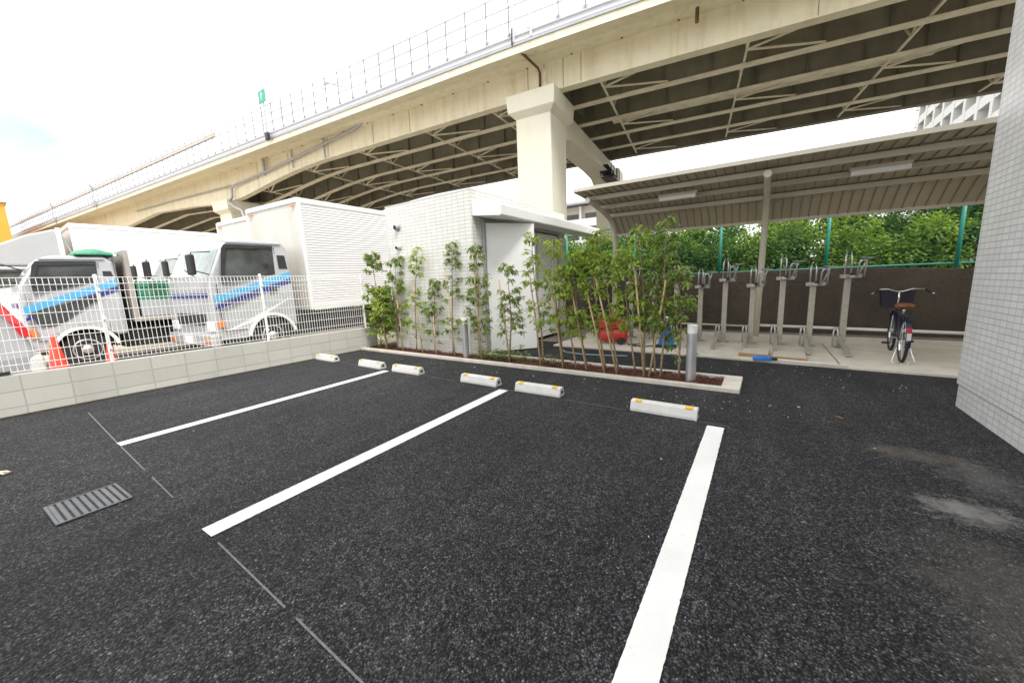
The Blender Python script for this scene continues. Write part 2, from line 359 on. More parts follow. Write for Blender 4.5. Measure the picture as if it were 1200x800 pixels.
def tag(o, label, cat, group=None, kind=None):
    o['label'] = label; o['category'] = cat
    if group: o['group'] = group
    if kind: o['kind'] = kind
    return o
def thing(name, label, cat, loc=(0, 0, 0), rz=0.0, group=None):
    o = bpy.data.objects.new(name, None); COL.objects.link(o); o.location = loc; o.rotation_euler = (0, 0, rz); o.empty_display_size = 0.2
    return tag(o, label, cat, group)
def struct(o, kind='structure'): o['kind'] = kind; return o
def dup(o, loc=None, rz=None, label=None, parent=None):
    c = o.copy(); COL.objects.link(c)
    if parent is not None: c.parent = parent
    if loc is not None: c.location = loc
    if rz is not None: c.rotation_euler = (0, 0, rz)
    if label: c['label'] = label
    for ch in list(o.children): dup(ch, parent=c)
    return c
def B(x0, x1, y0, y1, z0, z1): return MB().box(x0, x1, y0, y1, z0, z1)

# ------------------------------------------------------------------ ground and roads
struct(MB().add([(-900, -900, -0.05), (900, -900, -0.05), (900, 900, -0.05), (-900, 900, -0.05)], [(0, 1, 2, 3)]).build('ground', 'ground'))
struct(B(-7.58, 9.0, -9.0, 7.6, -0.04, 0.0).build('car_park', 'asphalt'))
struct(B(-60, -7.7, -30, 13.5, -0.04, 0.03).build('yard', 'yard'))
slab = MB().prism([(-3.75, 7.05), (-1.4, 7.05), (2.2, 6.86), (9.0, 6.6), (9.0, 10.12), (-3.75, 10.12)], 'z', -0.03, 0.035)
struct(slab.build('shelter_slab', 'concrete', bevel=0.008))
# expansion joint, path of gravel at the wall foot
struct(MB().bar((0.95, 9.0, 0.037), (0.97, 7.0, 0.037), 0.02, 0.004).build('slab_joint', 'shelter_seam'))
struct(B(-9.0, 12.0, 10.12, 10.42, -0.03, 0.045).build('gravel_strip', 'gravel'))
# ground bank retained behind the wall
struct(MB().prism([(10.6, -0.04), (40, -0.04), (40, 1.25), (10.6, 1.25)], 'x', -14, 30).build('bank', 'ground'))

def strip(name, x0, y0, x1, y1, w, z, m, label=None, cat=None, group=None):
    d = Vector((x1 - x0, y1 - y0, 0)); n = Vector((-d.y, d.x, 0)).normalized() * w / 2
    vs = []; k = max(2, int(d.length / 0.015)); jit = 0.0035 if w > 0.05 else 0.0015
    for i in range(k + 1):
        p = Vector((x0, y0, 0)) + d * (i / k)
        for sg in (-1, 1):
            j = (0.3 * noise.noise(Vector((p.x * 3 + sg * 7, p.y * 3, 3.1))) + noise.noise(Vector((p.x * 60 + sg * 7, p.y * 60, 1.1)))) * jit
            vs.append((p.x + n.x * sg + j, p.y + n.y * sg, z))
    o = MB().add(vs, [(2 * i, 2 * i + 1, 2 * i + 3, 2 * i + 2) for i in range(k)]).build(name, m)
    if label: tag(o, label, cat, group)
    else: struct(o)
    return o
G = 'painted bay lines'
strip('parking_line', -5.08, 0.63, -5.25, 3.85, 0.135, 0.004, 'paint', 'thin white painted bay line nearest the block wall, ending between the wheel stops', 'parking line', G)
strip('parking_line', -2.665, 0.60, -2.79, 3.83, 0.14, 0.004, 'paint', 'long white painted bay line running up the middle of the asphalt', 'parking line', G)
strip('parking_line', -0.295, 0.55, -0.31, 3.755, 0.14, 0.004, 'paint', 'wide white painted bay line nearest the white tiled wall', 'parking line', G)
for (a, b, c, d) in ((-6.9, 0.66, -5.1, 0.63), (-5.02, 0.63, -4.1, 0.62), (-3.9, 0.62, -3.35, 0.615), (-2.5, 0.605, -1.7, 0.60), (-1.6, 0.60, -0.5, 0.59), (-1.9, 3.83, -1.2, 3.82), (-3.0, 3.86, -2.6, 3.84), (-0.46, 3.83, -0.2, 3.82), (-4.45, 3.9, -3.7, 3.88), (-6.9, 3.93, -6.1, 3.92)):
    strip('chalk_line', a, b, c, d, 0.009, 0.003, 'chalk')

# ------------------------------------------------------------------ drain grate
t = thing('drain_grate', 'grey steel drain grate set flush in the asphalt', 'drain grate', (-3.80, 0.275, 0.005), rad(3))
fr = MB()
for (a, b, c, d) in ((-0.20, 0.20, -0.175, -0.160), (-0.20, 0.20, 0.160, 0.175), (-0.20, -0.185, -0.160, 0.160), (0.185, 0.20, -0.160, 0.160)): fr.box(a, b, c, d, -0.002, 0.006)
fr.build('frame', 'grate', t)
bs = MB()
for i in range(9):
    y = -0.157 + i * 0.0352
    bs.box(-0.184, 0.184, y, y + 0.022, -0.002, 0.004)
bs.box(-0.003, 0.003, -0.159, 0.159, -0.001, 0.0035)
bs.build('grating', 'grate', t, bevel=0.001)
B(-0.184, 0.184, -0.159, 0.159, -0.004, -0.0012).build('sump', 'black', t)

# ------------------------------------------------------------------ wheel stops
def wheel_stop():
    t = thing('wheel_stop', '', 'wheel stop', group='white wheel stops along the bays')
    sec = [(-0.07, 0.0), (0.07, 0.0), (0.07, 0.03), (0.045, 0.105), (0.03, 0.115), (-0.03, 0.115), (-0.045, 0.105), (-0.07, 0.03)]
    MB().prism(sec, 'x', -0.325, 0.325).build('body', 'stop', t, bevel=0.008, seg=3)
    for sx in (-1, 1):
        B(sx * 0.245 - 0.035, sx * 0.245 + 0.035, -0.052, 0.02, 0.1045, 0.1185).build('reflector', 'yellow', t, bevel=0.004)
        B(sx * 0.325 - 0.004, sx * 0.325 + 0.0025, -0.022, 0.026, 0.04, 0.075).build('end_hole', 'black', t)
    return t
wl = ['white wheel stop closest to the block wall', 'white wheel stop just on the wall side of the thin bay line', 'white wheel stop just past the end of the thin bay line',
      'white wheel stop behind the far end of the middle bay line', 'white wheel stop just beyond the middle bay line, facing the bollard bay', 'white wheel stop nearest the wide bay line and standing closest']
w0 = wheel_stop()
for i, (x, y, r) in enumerate(((-7.2, 3.92, 0), (-5.76, 3.93, -1), (-4.80, 3.93, 0.5), (-3.28, 3.95, 0), (-2.31, 3.93, 0.8), (-0.80, 3.89, -0.5))):
    o = w0 if i == 0 else dup(w0)
    o.location = (x, y, 0); o.rotation_euler = (0, 0, rad(r)); o['label'] = wl[i]

# ------------------------------------------------------------------ block wall and mesh fence
WX = -7.64
bw = MB().prism([(-7.0, 0), (5.44, 0), (5.44, 0.49), (-7.0, 0.515)], 'x', WX - 0.15, WX)
tag(bw.build('block_wall', 'block', bevel=0.006), 'low grey concrete block wall along the parking bays under the white fence', 'block wall')
tf = thing('mesh_fence', 'white welded wire mesh fence standing on the low block wall', 'fence', (WX - 0.075, 0, 0.5))
posts_y = [-5.07, -3.02, -0.98, 1.07, 3.12, 5.20]
for y in posts_y:
    p = MB().tube([(0, y, -0.06), (0, y, 1.215)], 0.021, 10); p.build('post', 'white_metal', tf, smooth=False)
    MB().lathe([(0.0, 1.235), (0.02, 1.228), (0.024, 1.21), (0.024, 1.19)], 10, (0, y, 0)).build('post_cap', 'white_metal', tf, smooth=True)
for i in range(len(posts_y) - 1):
    a, b = posts_y[i] + 0.01, posts_y[i + 1] - 0.01
    w = MB(); n = int(round((b - a) / 0.0512))
    xo = 0.026
    for k in range(n + 1):
        y = a + (b - a) * k / n
        w.tube([(xo, y, 0.03), (xo, y, 1.0), (xo + 0.02, y, 1.09), (xo, y, 1.19)], 0.0038, 5)
    for z in (0.035, 0.12, 0.275, 0.43, 0.585, 0.74, 0.895, 1.005, 1.10, 1.19):
        off = 0.02 if abs(z - 1.10) < 0.02 else 0.0
        w.tube([(xo + 0.005 + off, a, z), (xo + 0.005 + off, b, z)], 0.0044, 5)
    w.build('wire_panel', 'white_metal', tf)
    for z in (0.2, 0.62, 1.02):
        MB().box(0.005, 0.04, a - 0.02, a + 0.012, z - 0.02, z + 0.02).build('clip', 'white_metal', tf)
tag(MB().bar((WX - 0.08, -0.25, 0.535), (WX - 0.07, 0.19, 0.53), 0.1, 0.035).build('plank', 'darkmetal', bevel=0.004), 'short dark plank lying on top of the block wall', 'plank')

# ------------------------------------------------------------------ utility building
t = thing('utility_building', 'small white tiled flat roofed building with a canopy over open white doors', 'building', (0, 0, 0))
bx0, bx1, by0, by1, bz = -6.98, -4.54, 5.46, 9.30, 3.10
BD = by0 + 0.36   # doorway from here to 8.9
wl_ = MB().box(bx0, bx1, by0, by0 + 0.15, 0, bz).box(bx0, bx0 + 0.15, by0 + 0.15, by1, 0, bz).box(bx0 + 0.15, bx1, by1 - 0.15, by1, 0, bz)
wl_.box(bx1 - 0.15, bx1, by0 + 0.15, BD, 0, bz).box(bx1 - 0.15, bx1, BD, by1 - 0.15, 2.62, bz).box(bx1 - 0.15, bx1, 8.95, by1 - 0.15, 0, 2.62)
wl_.build('wall', 'tile', t)
B(bx0 + 0.15, bx1 - 0.15, by0 + 0.15, by1 - 0.15, 2.75, 2.85).build('roof', 'concrete', t)
MB().box(bx0 - 0.004, bx1 + 0.004, by0 - 0.004, by0 + 0.15, bz, bz + 0.03).box(bx1 - 0.15, bx1 + 0.004, by0 + 0.15, by1, bz, bz + 0.03).build('coping', 'apt_white', t, bevel=0.004)
B(bx0 + 0.16, bx1 - 0.16, by0 + 0.16, by1 - 0.16, 0.01, 0.04).build('floor', 'concrete', t)
cp = MB().prism([(bx1 + 0.002, 2.64), (bx1 + 0.62, 2.57), (bx1 + 0.65, 2.59), (bx1 + 0.65, 2.76), (bx1 + 0.62, 2.78), (bx1 + 0.002, 2.86)], 'y', by0 + 0.02, by1 + 0.95)
cp.build('canopy', 'door_white', t, bevel=0.01)
dl = MB().box(-0.02, 0.02, 0, 1.0, 0.03, 2.55)
dr = dl.build('door', 'door_white', t, loc=(bx1 + 0.01, BD + 0.02, 0), rot=(0, 0, rad(-38)), bevel=0.004)
MB().tube([(0.024, 0.93, 1.0), (0.06, 0.93, 1.0), (0.06, 0.82, 1.0)], 0.009, 8).build('handle', 'alu', dr, smooth=True)
d2 = MB().box(-0.02, 0.02, -1.0, 0.0, 0.03, 2.55).build('door', 'door_white', t, loc=(bx1 - 0.05, 8.90, 0), bevel=0.004)
MB().tube([(0.024, -0.93, 1.0), (0.06, -0.93, 1.0), (0.06, -0.82, 1.0)], 0.009, 8).build('handle', 'alu', d2, smooth=True)
B(bx1 - 0.09, bx1 - 0.05, 6.95, 7.88, 0.03, 2.55).build('fixed_panel', 'door_white', t, bevel=0.004)
fr = MB().box(bx1 - 0.155, bx1 + 0.012, BD + 0.001, BD + 0.04, 0, 2.615).box(bx1 - 0.155, bx1 + 0.012, 8.91, 8.949, 0, 2.615).box(bx1 - 0.155, bx1 + 0.012, BD + 0.04, 8.91, 2.575, 2.618)
fr.build('door_frame', 'alu', t)
MB().tube([(bx1 + 0.035, BD - 0.07, 0), (bx1 + 0.035, BD - 0.07, 2.62)], 0.016, 8).build('drain_pipe', 'greymetal', t)
for (x, z, r, n_) in ((-6.60, 2.66, 0.075, 'vent_cap'), (-6.60, 2.24, 0.06, 'vent_cap'), (-6.52, 2.02, 0.06, 'vent_cap')):
    v = MB().lathe([(0.0, -0.09), (r * 0.75, -0.085), (r, -0.05), (r, 0.0)], 18, (0, 0, 0), 'y')
    v.build('vent_cap', 'alu' if z < 2.5 else 'greymetal', t, loc=(x, by0, z), smooth=True)
    MB().lathe([(0.0, -0.092), (r * 0.6, -0.092)], 14, (0, 0, 0), 'y').build('vent_mouth', 'black', t, loc=(x, by0 - 0.002, z - 0.01))

# ------------------------------------------------------------------ planting bed
PB = 5.67
kb = MB()
kb.box(-7.63, -0.18, 4.98, 5.07, -0.03, 0.05)                  # front kerb
kb.box(-0.38, -0.18, 5.07, PB - 0.09, -0.03, 0.05)
kb.box(-4.50, -0.18, PB - 0.09, PB, -0.03, 0.05)
tag(kb.build('planter_kerb', 'kerb', bevel=0.008), 'pale concrete kerb framing the planting bed beside the asphalt', 'kerb')
so = MB(); nx, ny = 150, 12
def soil_y1(x): return 5.455 if x < -4.52 else PB - 0.092
vs = []
for i in range(nx + 1):
    x = -7.62 + (7.62 - 0.382) * i / nx
    for j in range(ny + 1):
        y = 5.072 + (soil_y1(x) - 5.072) * j / ny
        h = 0.018 + 0.03 * noise.noise(Vector((x * 3, y * 3, 0))) + 0.022 * noise.noise(Vector((x * 14, y * 14, 5)))
        e = min(1, min(j, ny - j) / 2.5); vs.append((x, y, max(0.003, h * e + 0.012)))
so.add(vs, [(i * (ny + 1) + j, (i + 1) * (ny + 1) + j, (i + 1) * (ny + 1) + j + 1, i * (ny + 1) + j + 1) for i in range(nx) for j in range(ny)])
tag(so.build('planting_soil', 'soil', smooth=True), 'red brown bark soil filling the planting bed', 'soil', kind='stuff')
# bark chips on the soil
ch = MB()
for i in range(2200):
    x = RN.uniform(-7.6, -0.4); y = RN.uniform(5.08, soil_y1(x) - 0.01); a = RN.uniform(0, PI); l = RN.uniform(0.008, 0.024)
    d = Vector((math.cos(a), math.sin(a), RN.uniform(-0.4, 0.5)))
    ch.bar(Vector((x, y, 0.04 + RN.uniform(-0.01, 0.012))) - d * l, Vector((x, y, 0.04)) + d * l, l * 0.8, 0.006)
tag(ch.build('bark_chips', 'soil'), 'small reddish bark chips scattered over the bed', 'bark chips', kind='stuff')
gc = MB()
for i in range(420):
    cx = RN.choice([-7.3, -4.3, -4.1, -3.8, -3.5, -3.9, -2.9]); x = cx + RN.gauss(0, 0.14); y = RN.uniform(5.2, 5.4)
    a = RN.uniform(0, 2 * PI); gc.leaf(Vector((x, y, RN.uniform(0.04, 0.2))), Vector((math.cos(a), math.sin(a), RN.uniform(0.0, 0.9))), Vector((0, 0, 1)), RN.uniform(0.05, 0.1), 0.03)
tag(gc.build('ground_cover', 'leaf'), 'low green leafy growth at the feet of the saplings', 'ground cover', kind='stuff')
lt = MB()
for i in range(120):
    if i < 60: x, y = RN.uniform(-6, 0.5), RN.uniform(4.2, 4.95)
    elif i < 110: x, y = RN.uniform(-1.5, 1.5), RN.uniform(5.75, 6.9)
    else: x, y = RN.uniform(-5, 1.5), RN.uniform(1.0, 4.2)
    a = RN.uniform(0, PI); l = RN.uniform(0.003, 0.007) if i > 4 else 0.013
    lt.bar((x - l * math.cos(a), y - l * math.sin(a), 0.006), (x + l * math.cos(a), y + l * math.sin(a), 0.006), l * 1.1, 0.004)
tag(lt.build('litter', 'bits'), 'tiny pale bits of gravel and leaf scattered on the asphalt', 'litter', kind='stuff')
tag(MB().leaf(Vector((0.62, 4.55, 0.012)), Vector((1, -0.2, 0)), Vector((0, 0, 1)), 0.09, 0.03).build('fallen_leaf', 'leaf_litter'), 'single dry orange leaf lying on the dark asphalt', 'leaf')
ROPE_P = [(-0.3, -0.26), (-0.17, -0.13), (-0.06, -0.02), (0.0, 0.0), (0.0, -0.035), (-0.05, -0.05), (-0.09, -0.08), (-0.16, -0.2), (-0.4, -0.3)]
tag(MB().tube([(-5.07 + a, 0.005 + b, 0.012) for a, b in ROPE_P], 0.009, 7).build('rope', 'rope', smooth=True), 'cream rope loop lying on the asphalt at the picture edge', 'rope')

# ------------------------------------------------------------------ saplings
SP = [(-7.25, -7.27, 2.14, -6.97, -7.20, 1.38, 1.9), (-6.76, -6.51, 1.98, -6.41, -6.59, 1.33, 1.5), (-6.06, -5.90, 2.14, -5.80, -6.03, 1.49, 0.7), (-5.62, -5.53, 1.50, -5.42, -5.50, 0.75, 0.6),
      (-5.11, -5.04, 2.20, -4.90, -5.09, 1.69, 1.0), (-4.40, -4.38, 2.05, -4.24, -4.39, 1.90, 1.4), (-3.70, -3.72, 1.68, -3.61, -3.82, 1.42, 1.1), (-2.99, -3.15, 2.15, -2.99, -3.19, 1.46, 0.75),
      (-2.61, -2.81, 2.05, -2.58, -2.81, 1.39, 0.9), (-2.21, -2.50, 1.75, -2.18, -2.50, 1.48, 1.1), (-1.95, -2.22, 1.85, -1.90, -2.20, 1.2, 1.1), (-1.74, -2.07, 2.08, -1.71, -2.08, 1.47, 1.3),
      (-1.35, -1.47, 2.08, -1.33, -1.50, 1.52, 1.2), (-1.13, -1.09, 2.14, -1.27, -1.10, 1.33, 1.0), (-2.40, -2.62, 1.55, None, 0, 0, 1.3), (-1.50, -1.70, 1.75, None, 0, 0, 1.5), (-1.22, -1.28, 1.6, None, 0, 0, 1.3), (-7.05, -7.08, 1.35, None, 0, 0, 2.0), (-0.90, -0.95, 1.55, None, 0, 0, 0.7)]
UL = {15: None}
UNSTAKED = ['low unstaked sapling leaning between the stakes in front of the red compressor', 'leafy unstaked sapling among the stakes before the blue stand', 'unstaked sapling filling the gap just short of the bollard end', 'bushy unstaked sapling tucked in the corner by the block wall', 'short unstaked sapling at the bollard end of the bed']
def sapling(i, s):
    bx, tx, tz, sx, sx1, sz, dens = s
    r = random.Random(100 + i)
    y0 = 5.27 + r.uniform(-0.05, 0.08)
    loc = Vector((bx, y0, 0.03))
    lab = 'slim staked sapling, %s along the bed from the block wall' % ORD[i] if sx is not None else UNSTAKED[i - 14]
    t = thing('sapling_tree', lab, 'sapling', loc, 0, 'young saplings in the planting bed')
    trk = MB(); lf = MB()
    top = Vector((tx - bx, r.uniform(-0.06, 0.1), tz - 0.03))
    def axis(u): return top * u + Vector((0.035 * math.sin(u * 5 + i), 0.03 * math.sin(u * 4 + 2 * i), 0)) * (u * (1.2 - u) * 2)
    K = 12
    trk.tube([axis(k / K) for k in range(K + 1)], [0.0165 * (1 - 0.78 * k / K) for k in range(K + 1)], 7)
    if 8 <= i <= 16: dens *= 0.72
    nbr = int(46 * (0.55 + 0.5 * dens))
    gaps = [r.uniform(0.2, 0.9) for _ in range(3)]
    for b in range(nbr):
        u0 = 0.31 if 7 <= i <= 16 else 0.12
        if i in (7, 13): u0 = 0.25
        if i >= 7 and r.random() < 0.05: u0 = 0.12
        u = u0 + (1 - u0) * (b + r.random()) / nbr
        if u0 > 0.3 and b % 4 == 3: continue
        if any(abs(u - g) < 0.035 for g in gaps): continue
        p = axis(u); az = b * 2.4 + r.uniform(-0.5, 0.5)
        ln = (0.07 + 0.19 * (1 - u) ** 0.7 * r.uniform(0.5, 1.25)) * (0.7 + 0.4 * dens)
        if u < 0.3: ln *= 0.8
        d = Vector((math.cos(az), math.sin(az) * 0.85, r.uniform(0.3, 1.0))).normalized()
        q1 = p + d * ln * 0.6; q2 = q1 + (d + Vector((0, 0, -0.35))).normalized() * ln * 0.6
        trk.tube([p, q1, q2], [0.0042, 0.003, 0.0015], 4, caps=False)
        nl = int(r.uniform(12, 32) * (0.6 + 0.4 * dens)) if u > 0.2 else int(r.uniform(3, 9))
        for k in range(nl):
            e = r.uniform(0.35, 1.0); base = q1.lerp(q2, max(0, e * 1.4 - 0.4)) if e > 0.3 else p.lerp(q1, e)
            base = base + Vector((r.gauss(0, 0.02), r.gauss(0, 0.02), r.gauss(0, 0.02)))
            a2 = az + r.uniform(-1.9, 1.9)
            ld = Vector((math.cos(a2), math.sin(a2), r.uniform(-0.95, 0.35)))
            lf.leaf(base, ld, Vector((r.gauss(0, 0.35), r.gauss(0, 0.35), 1)), r.uniform(0.045, 0.115), r.uniform(0.02, 0.04), r.uniform(0.1, 0.5))
    trk.build('trunk', 'bark', t, smooth=True)
    lf.build('foliage', 'leaf_b' if (i in (8, 9, 10, 11, 12, 14, 15) or i % 5 == 2) else 'leaf', t)
    if sx is not None:
        yb = 5.2 - y0
        st = MB().tube([(sx - bx, yb - 0.03, -0.03), ((sx + sx1) / 2 - bx, yb + 0.02, sz / 2 - 0.03), (sx1 - bx + (sx1 - sx) * 0.04, yb + 0.05, sz)], [0.0145, 0.0135, 0.0125], 8)
        st.build('stake', 'bamboo', t, smooth=True)
        tie = MB().lathe([(0.024, -0.012), (0.026, 0.0), (0.024, 0.012)], 8, (sx1 - bx + (sx - sx1) * 0.15, yb + 0.045, sz * 0.84))
        tie.build('tie', 'bark', t)
for i, s in enumerate(SP): sapling(i, s)

# ------------------------------------------------------------------ bollard lights
def bollard():
    t = thing('bollard_light', '', 'bollard', group='slim bollard lights')
    MB().lathe([(0.0, 0.0), (0.062, 0.0), (0.062, 0.66), (0.0, 0.66)], 24).build('post', 'alu', t, smooth=False)
    MB().lathe([(0.0, 0.66), (0.0605, 0.661), (0.0605, 0.742), (0.0, 0.742)], 24).build('lens', 'lamp_white', t)
    MB().lathe([(0.0, 0.775), (0.05, 0.775), (0.062, 0.767), (0.062, 0.743), (0.0, 0.743)], 24).build('cap', 'lamp_white', t)
    return t
b0 = bollard(); b0.location = (-0.755, 5.27, 0.0); b0['label'] = 'round silver bollard light at the open end of the planting bed'
b1 = dup(b0, (-4.66, 5.23, 0.0), label='thin silver bollard light among the saplings before the tiled building')

# ------------------------------------------------------------------ tiled wall at the side
t = thing('tiled_building', 'tall white tiled building wall standing beside the asphalt and the bicycle', 'building', (0, 0, 0))
B(1.65, 9.0, -9.0, 5.48, 0.235, 11.5).build('wall', 'tile_r', t)
B(1.662, 9.0, -9.0, 5.47, -0.03, 0.226).build('plinth', 'tile_r', t)
B(1.668, 8.9, -8.9, 5.465, 0.226, 0.235).build('joint', 'greymetal', t)

# ------------------------------------------------------------------ bicycle shelter
t = thing('cycle_shelter', 'beige steel bicycle shelter with a curved cantilever roof over pale slab', 'bicycle shelter', (0, 0, -0.06))
t.rotation_euler = (0, 0.015, 0)
PRO = [(7.43, 3.235), (7.75, 3.225), (8.1, 3.20), (8.45, 3.165), (8.8, 3.12), (9.1, 3.07), (9.35, 2.99), (9.55, 2.88), (9.72, 2.76), (9.85, 2.66), (9.95, 2.58)]
def offs(p, d):
    out = []
    for i, (y, z) in enumerate(p):
        a = p[max(0, i - 1)]; b = p[min(len(p) - 1, i + 1)]
        l = math.hypot(b[0] - a[0], b[1] - a[1]); out.append((y - (b[1] - a[1]) / l * d, z + (b[0] - a[0]) / l * d))
    return out
X0, X1 = -3.42, 7.4
sec = PRO + list(reversed(offs(PRO, 0.012)))
MB().prism(sec, 'x', X0, X1).build('roof_sheet', 'shelter_roof', t)
sm = MB(); x = X0 + 0.12
lo = offs(PRO, -0.018)
while x < X1:
    sm.prism(offs(PRO, -0.001) + list(reversed(lo)), 'x', x, x + 0.013); x += 0.15
sm.build('seam', 'shelter_seam', t)
MB().box(X0 - 0.02, X1, 7.39, 7.428, 3.20, 3.265).build('front_trim', 'shelter', t)
MB().box(X0 - 0.02, X1, 9.955, 9.99, 2.52, 2.61).build('rear_trim', 'shelter', t)
MB().prism(offs(PRO, 0.02) + list(reversed(offs(PRO, -0.05))), 'x', X0 - 0.03, X0 - 0.002).build('verge_trim', 'shelter', t)
for (y, z) in ((7.98, 3.205), (8.72, 3.13), (9.3, 3.01)):
    MB().box(X0 + 0.02, X1 - 0.02, y - 0.035, y + 0.035, z - 0.105, z - 0.02).build('purlin', 'shelter', t, bevel=0.006)
for px in (-3.30, -0.12, 3.10, 6.3):
    pts = [(px, 9.66, 0.05), (px, 9.66, 1.6), (px, 9.64, 2.2), (px, 9.56, 2.52), (px, 9.38, 2.75), (px, 9.1, 2.89), (px, 8.6, 2.99), (px, 8.1, 3.055), (px, 7.82, 3.085)]
    MB().tube(pts, [0.06] * 5 + [0.056, 0.054, 0.052, 0.05], 14).build('post', 'shelter', t, smooth=True)
    MB().lathe([(0.0, 7.79), (0.058, 7.79), (0.062, 7.80), (0.062, 7.83), (0.0, 7.83)], 16, (px, 0, 3.085), 'y').build('arm_cap', 'lamp_white', t)
    MB().box(px - 0.11, px + 0.11, 9.55, 9.77, 0.055, 0.07).build('base_plate', 'steel', t)
for px in (-1.62, 1.34, 4.4):
    MB().box(px - 0.345, px + 0.345, 8.33, 8.43, 2.965, 3.04).build('light_fitting', 'lamp_white', t, bevel=0.012)
    MB().box(px - 0.36, px + 0.36, 8.345, 8.415, 3.042, 3.09).build('light_bracket', 'shelter', t)
MB().tube([(-0.06, 9.66, 0.34), (3.1, 9.66, 0.34)], 0.028, 10).build('guard_rail', 'lamp_white', t, smooth=True)
MB().tube([(-3.25, 9.75, 0.30), (-0.18, 9.75, 0.30)], 0.02, 8).build('guard_rail', 'shelter', t, smooth=True)

# retaining wall and green fence behind
rw = MB().prism([(-9.0, -0.03), (12, -0.03), (12, 1.26), (3.1, 1.34), (1.4, 1.45), (-9.0, 1.45)], 'y', 10.42, 10.65)
tag(rw.build('retaining_wall', 'retain', bevel=0.01), 'dark stained concrete retaining wall behind the bicycle racks', 'retaining wall')
tg = thing('green_fence', 'green painted mesh fence on top of the dark retaining wall', 'fence', (0, 10.75, 1.25))
for x in (-9.25, -7.25, -5.17, -3.1, -0.98, 1.07, 3.0, 5.0, 7.0):
    MB().tube([(x, 0, -0.1), (x, 0, 1.6)], 0.033, 10).build('post', 'greenpaint', tg, smooth=True)
for z in (0.2, 1.56):
    MB().tube([(-9.3, 0.0, z), (7.1, 0.0, z)], 0.02, 8).build('rail', 'greenpaint', tg, smooth=True)
ms = MB()
k = 0
x = -9.2
while x < 7.0:
    for (sx) in (1, -1):
        xa, xb = (x, x + 1.34) if sx > 0 else (x + 1.34, x)
        ms.tube([(xa, 0.03, 0.2), (xb, 0.03, 1.54)], 0.0014, 3, caps=False)
    x += 0.09
ms.build('wire_mesh', 'greenpaint', tg)

# ------------------------------------------------------------------ bicycle racks
def rack(hi):
    t = thing('cycle_rack', '', 'bicycle rack', group='two tier bicycle rack posts')
    H = 1.22 if hi else 1.10
    MB().box(-0.10, 0.10, -0.08, 0.10, 0.0, 0.014).build('base_plate', 'steel', t, bevel=0.002)
    MB().box(-0.045, 0.045, -0.035, 0.035, 0.014, H).build('post', 'steel', t, bevel=0.006)
    hd = MB().box(-0.11, 0.17, -0.07, 0.06, H + 0.002, H + 0.065).box(-0.035, 0.035, -0.34, -0.07, H + 0.012, H + 0.05)
    hd.build('head', 'steel', t, bevel=0.006)
    def hoop(x, y, z, w, h, lean, nm):
        p = [(x - w, y, z), (x - w, y + lean * 0.7, z + h * 0.75), (x - w * 0.6, y + lean, z + h), (x + w * 0.6, y + lean, z + h), (x + w, y + lean * 0.7, z + h * 0.75), (x + w, y, z)]
        MB().tube(p, 0.014, 8).build(nm, 'alu', t, smooth=True)
    hoop(-0.01, -0.04, H + 0.04, 0.04, 0.42 if hi else 0.36, 0.05, 'wheel_hoop')
    hoop(0.13, -0.16, H + 0.03, 0.045, 0.26, -0.1, 'wheel_hoop')
    a = MB().tube([(0.12, -0.02, H + 0.03), (0.16, -0.05, H + 0.16), (0.20, -0.08, H + 0.30), (0.11, -0.12, H + 0.33), (0.29, -0.08, H + 0.33)], 0.014, 8)
    a.build('clamp_arm', 'alu', t, smooth=True)
    MB().lathe([(0.0, -0.05), (0.03, -0.05), (0.03, 0.03), (0.0, 0.03)], 10, (0.04, -0.1, H + 0.06), 'y').build('pivot', 'black', t)
    MB().bar((-0.06, -0.05, 0.22), (-0.06, -0.98, 0.035), 0.06, 0.04).build('foot_rail', 'steel', t, bevel=0.004)
    hoop(-0.10, -0.10, 0.03, 0.03, 0.34, 0.03, 'foot_hoop')
    return t
rh, rl = rack(True), rack(False)
used = set()
RK = [(-2.53, 1), (-2.02, 0), (-1.57, 1), (-1.10, 0), (-0.66, 1), (-0.19, 0), (0.27, 1), (0.71, 0), (1.17, 1)]
for i, (x, hi) in enumerate(RK):
    src = rh if hi else rl
    o = src if hi not in used else dup(src)
    used.add(hi)
    o.location = (x, 8.6 + (0.02 if hi else 0), 0.036); o.rotation_euler = (0, 0, rad(RN.uniform(-2, 2)))
    o['label'] = ('tall' if hi else 'shorter') + ' grey steel bicycle rack post, %s from the parked bicycle' % ORD[len(RK) - 1 - i]

# ------------------------------------------------------------------ bicycle
t = thing('bicycle', 'dark city bicycle with brown saddle and front basket parked by the tiled wall', 'bicycle', (1.72, 7.63, 0.036), rad(-5))
R0 = 0.31; WB = 1.07
def wheel(y, nm):
    w = MB(); w.tube([(0, y + R0 * math.cos(a), R0 + R0 * math.sin(a)) for a in [2 * PI * k / 36 for k in range(36)]], 0.02, 8, closed=True)
    o = w.build(nm, 'black', t, smooth=True)
    rm = MB().tube([(0, y + (R0 - 0.03) * math.cos(a), R0 + (R0 - 0.03) * math.sin(a)) for a in [2 * PI * k / 36 for k in range(36)]], 0.011, 6, closed=True)
    for k in range(18):
        a = 2 * PI * k / 18; rm.tube([((-1) ** k * 0.02, y, R0), (0, y + (R0 - 0.03) * math.cos(a), R0 + (R0 - 0.03) * math.sin(a))], 0.0014, 4)
    rm.lathe([(0, -0.05), (0.02, -0.05), (0.02, 0.05), (0, 0.05)], 10, (0, y, R0), 'x')
    rm.build('rim', 'chrome', o)
wheel(0, 'rear_wheel'); wheel(WB, 'front_wheel')
fr = MB()
bb = (0, 0.46, 0.29); st = (0, 0.30, 0.66); hdt = (0, 0.86, 0.78); hdb = (0, 0.89, 0.62)
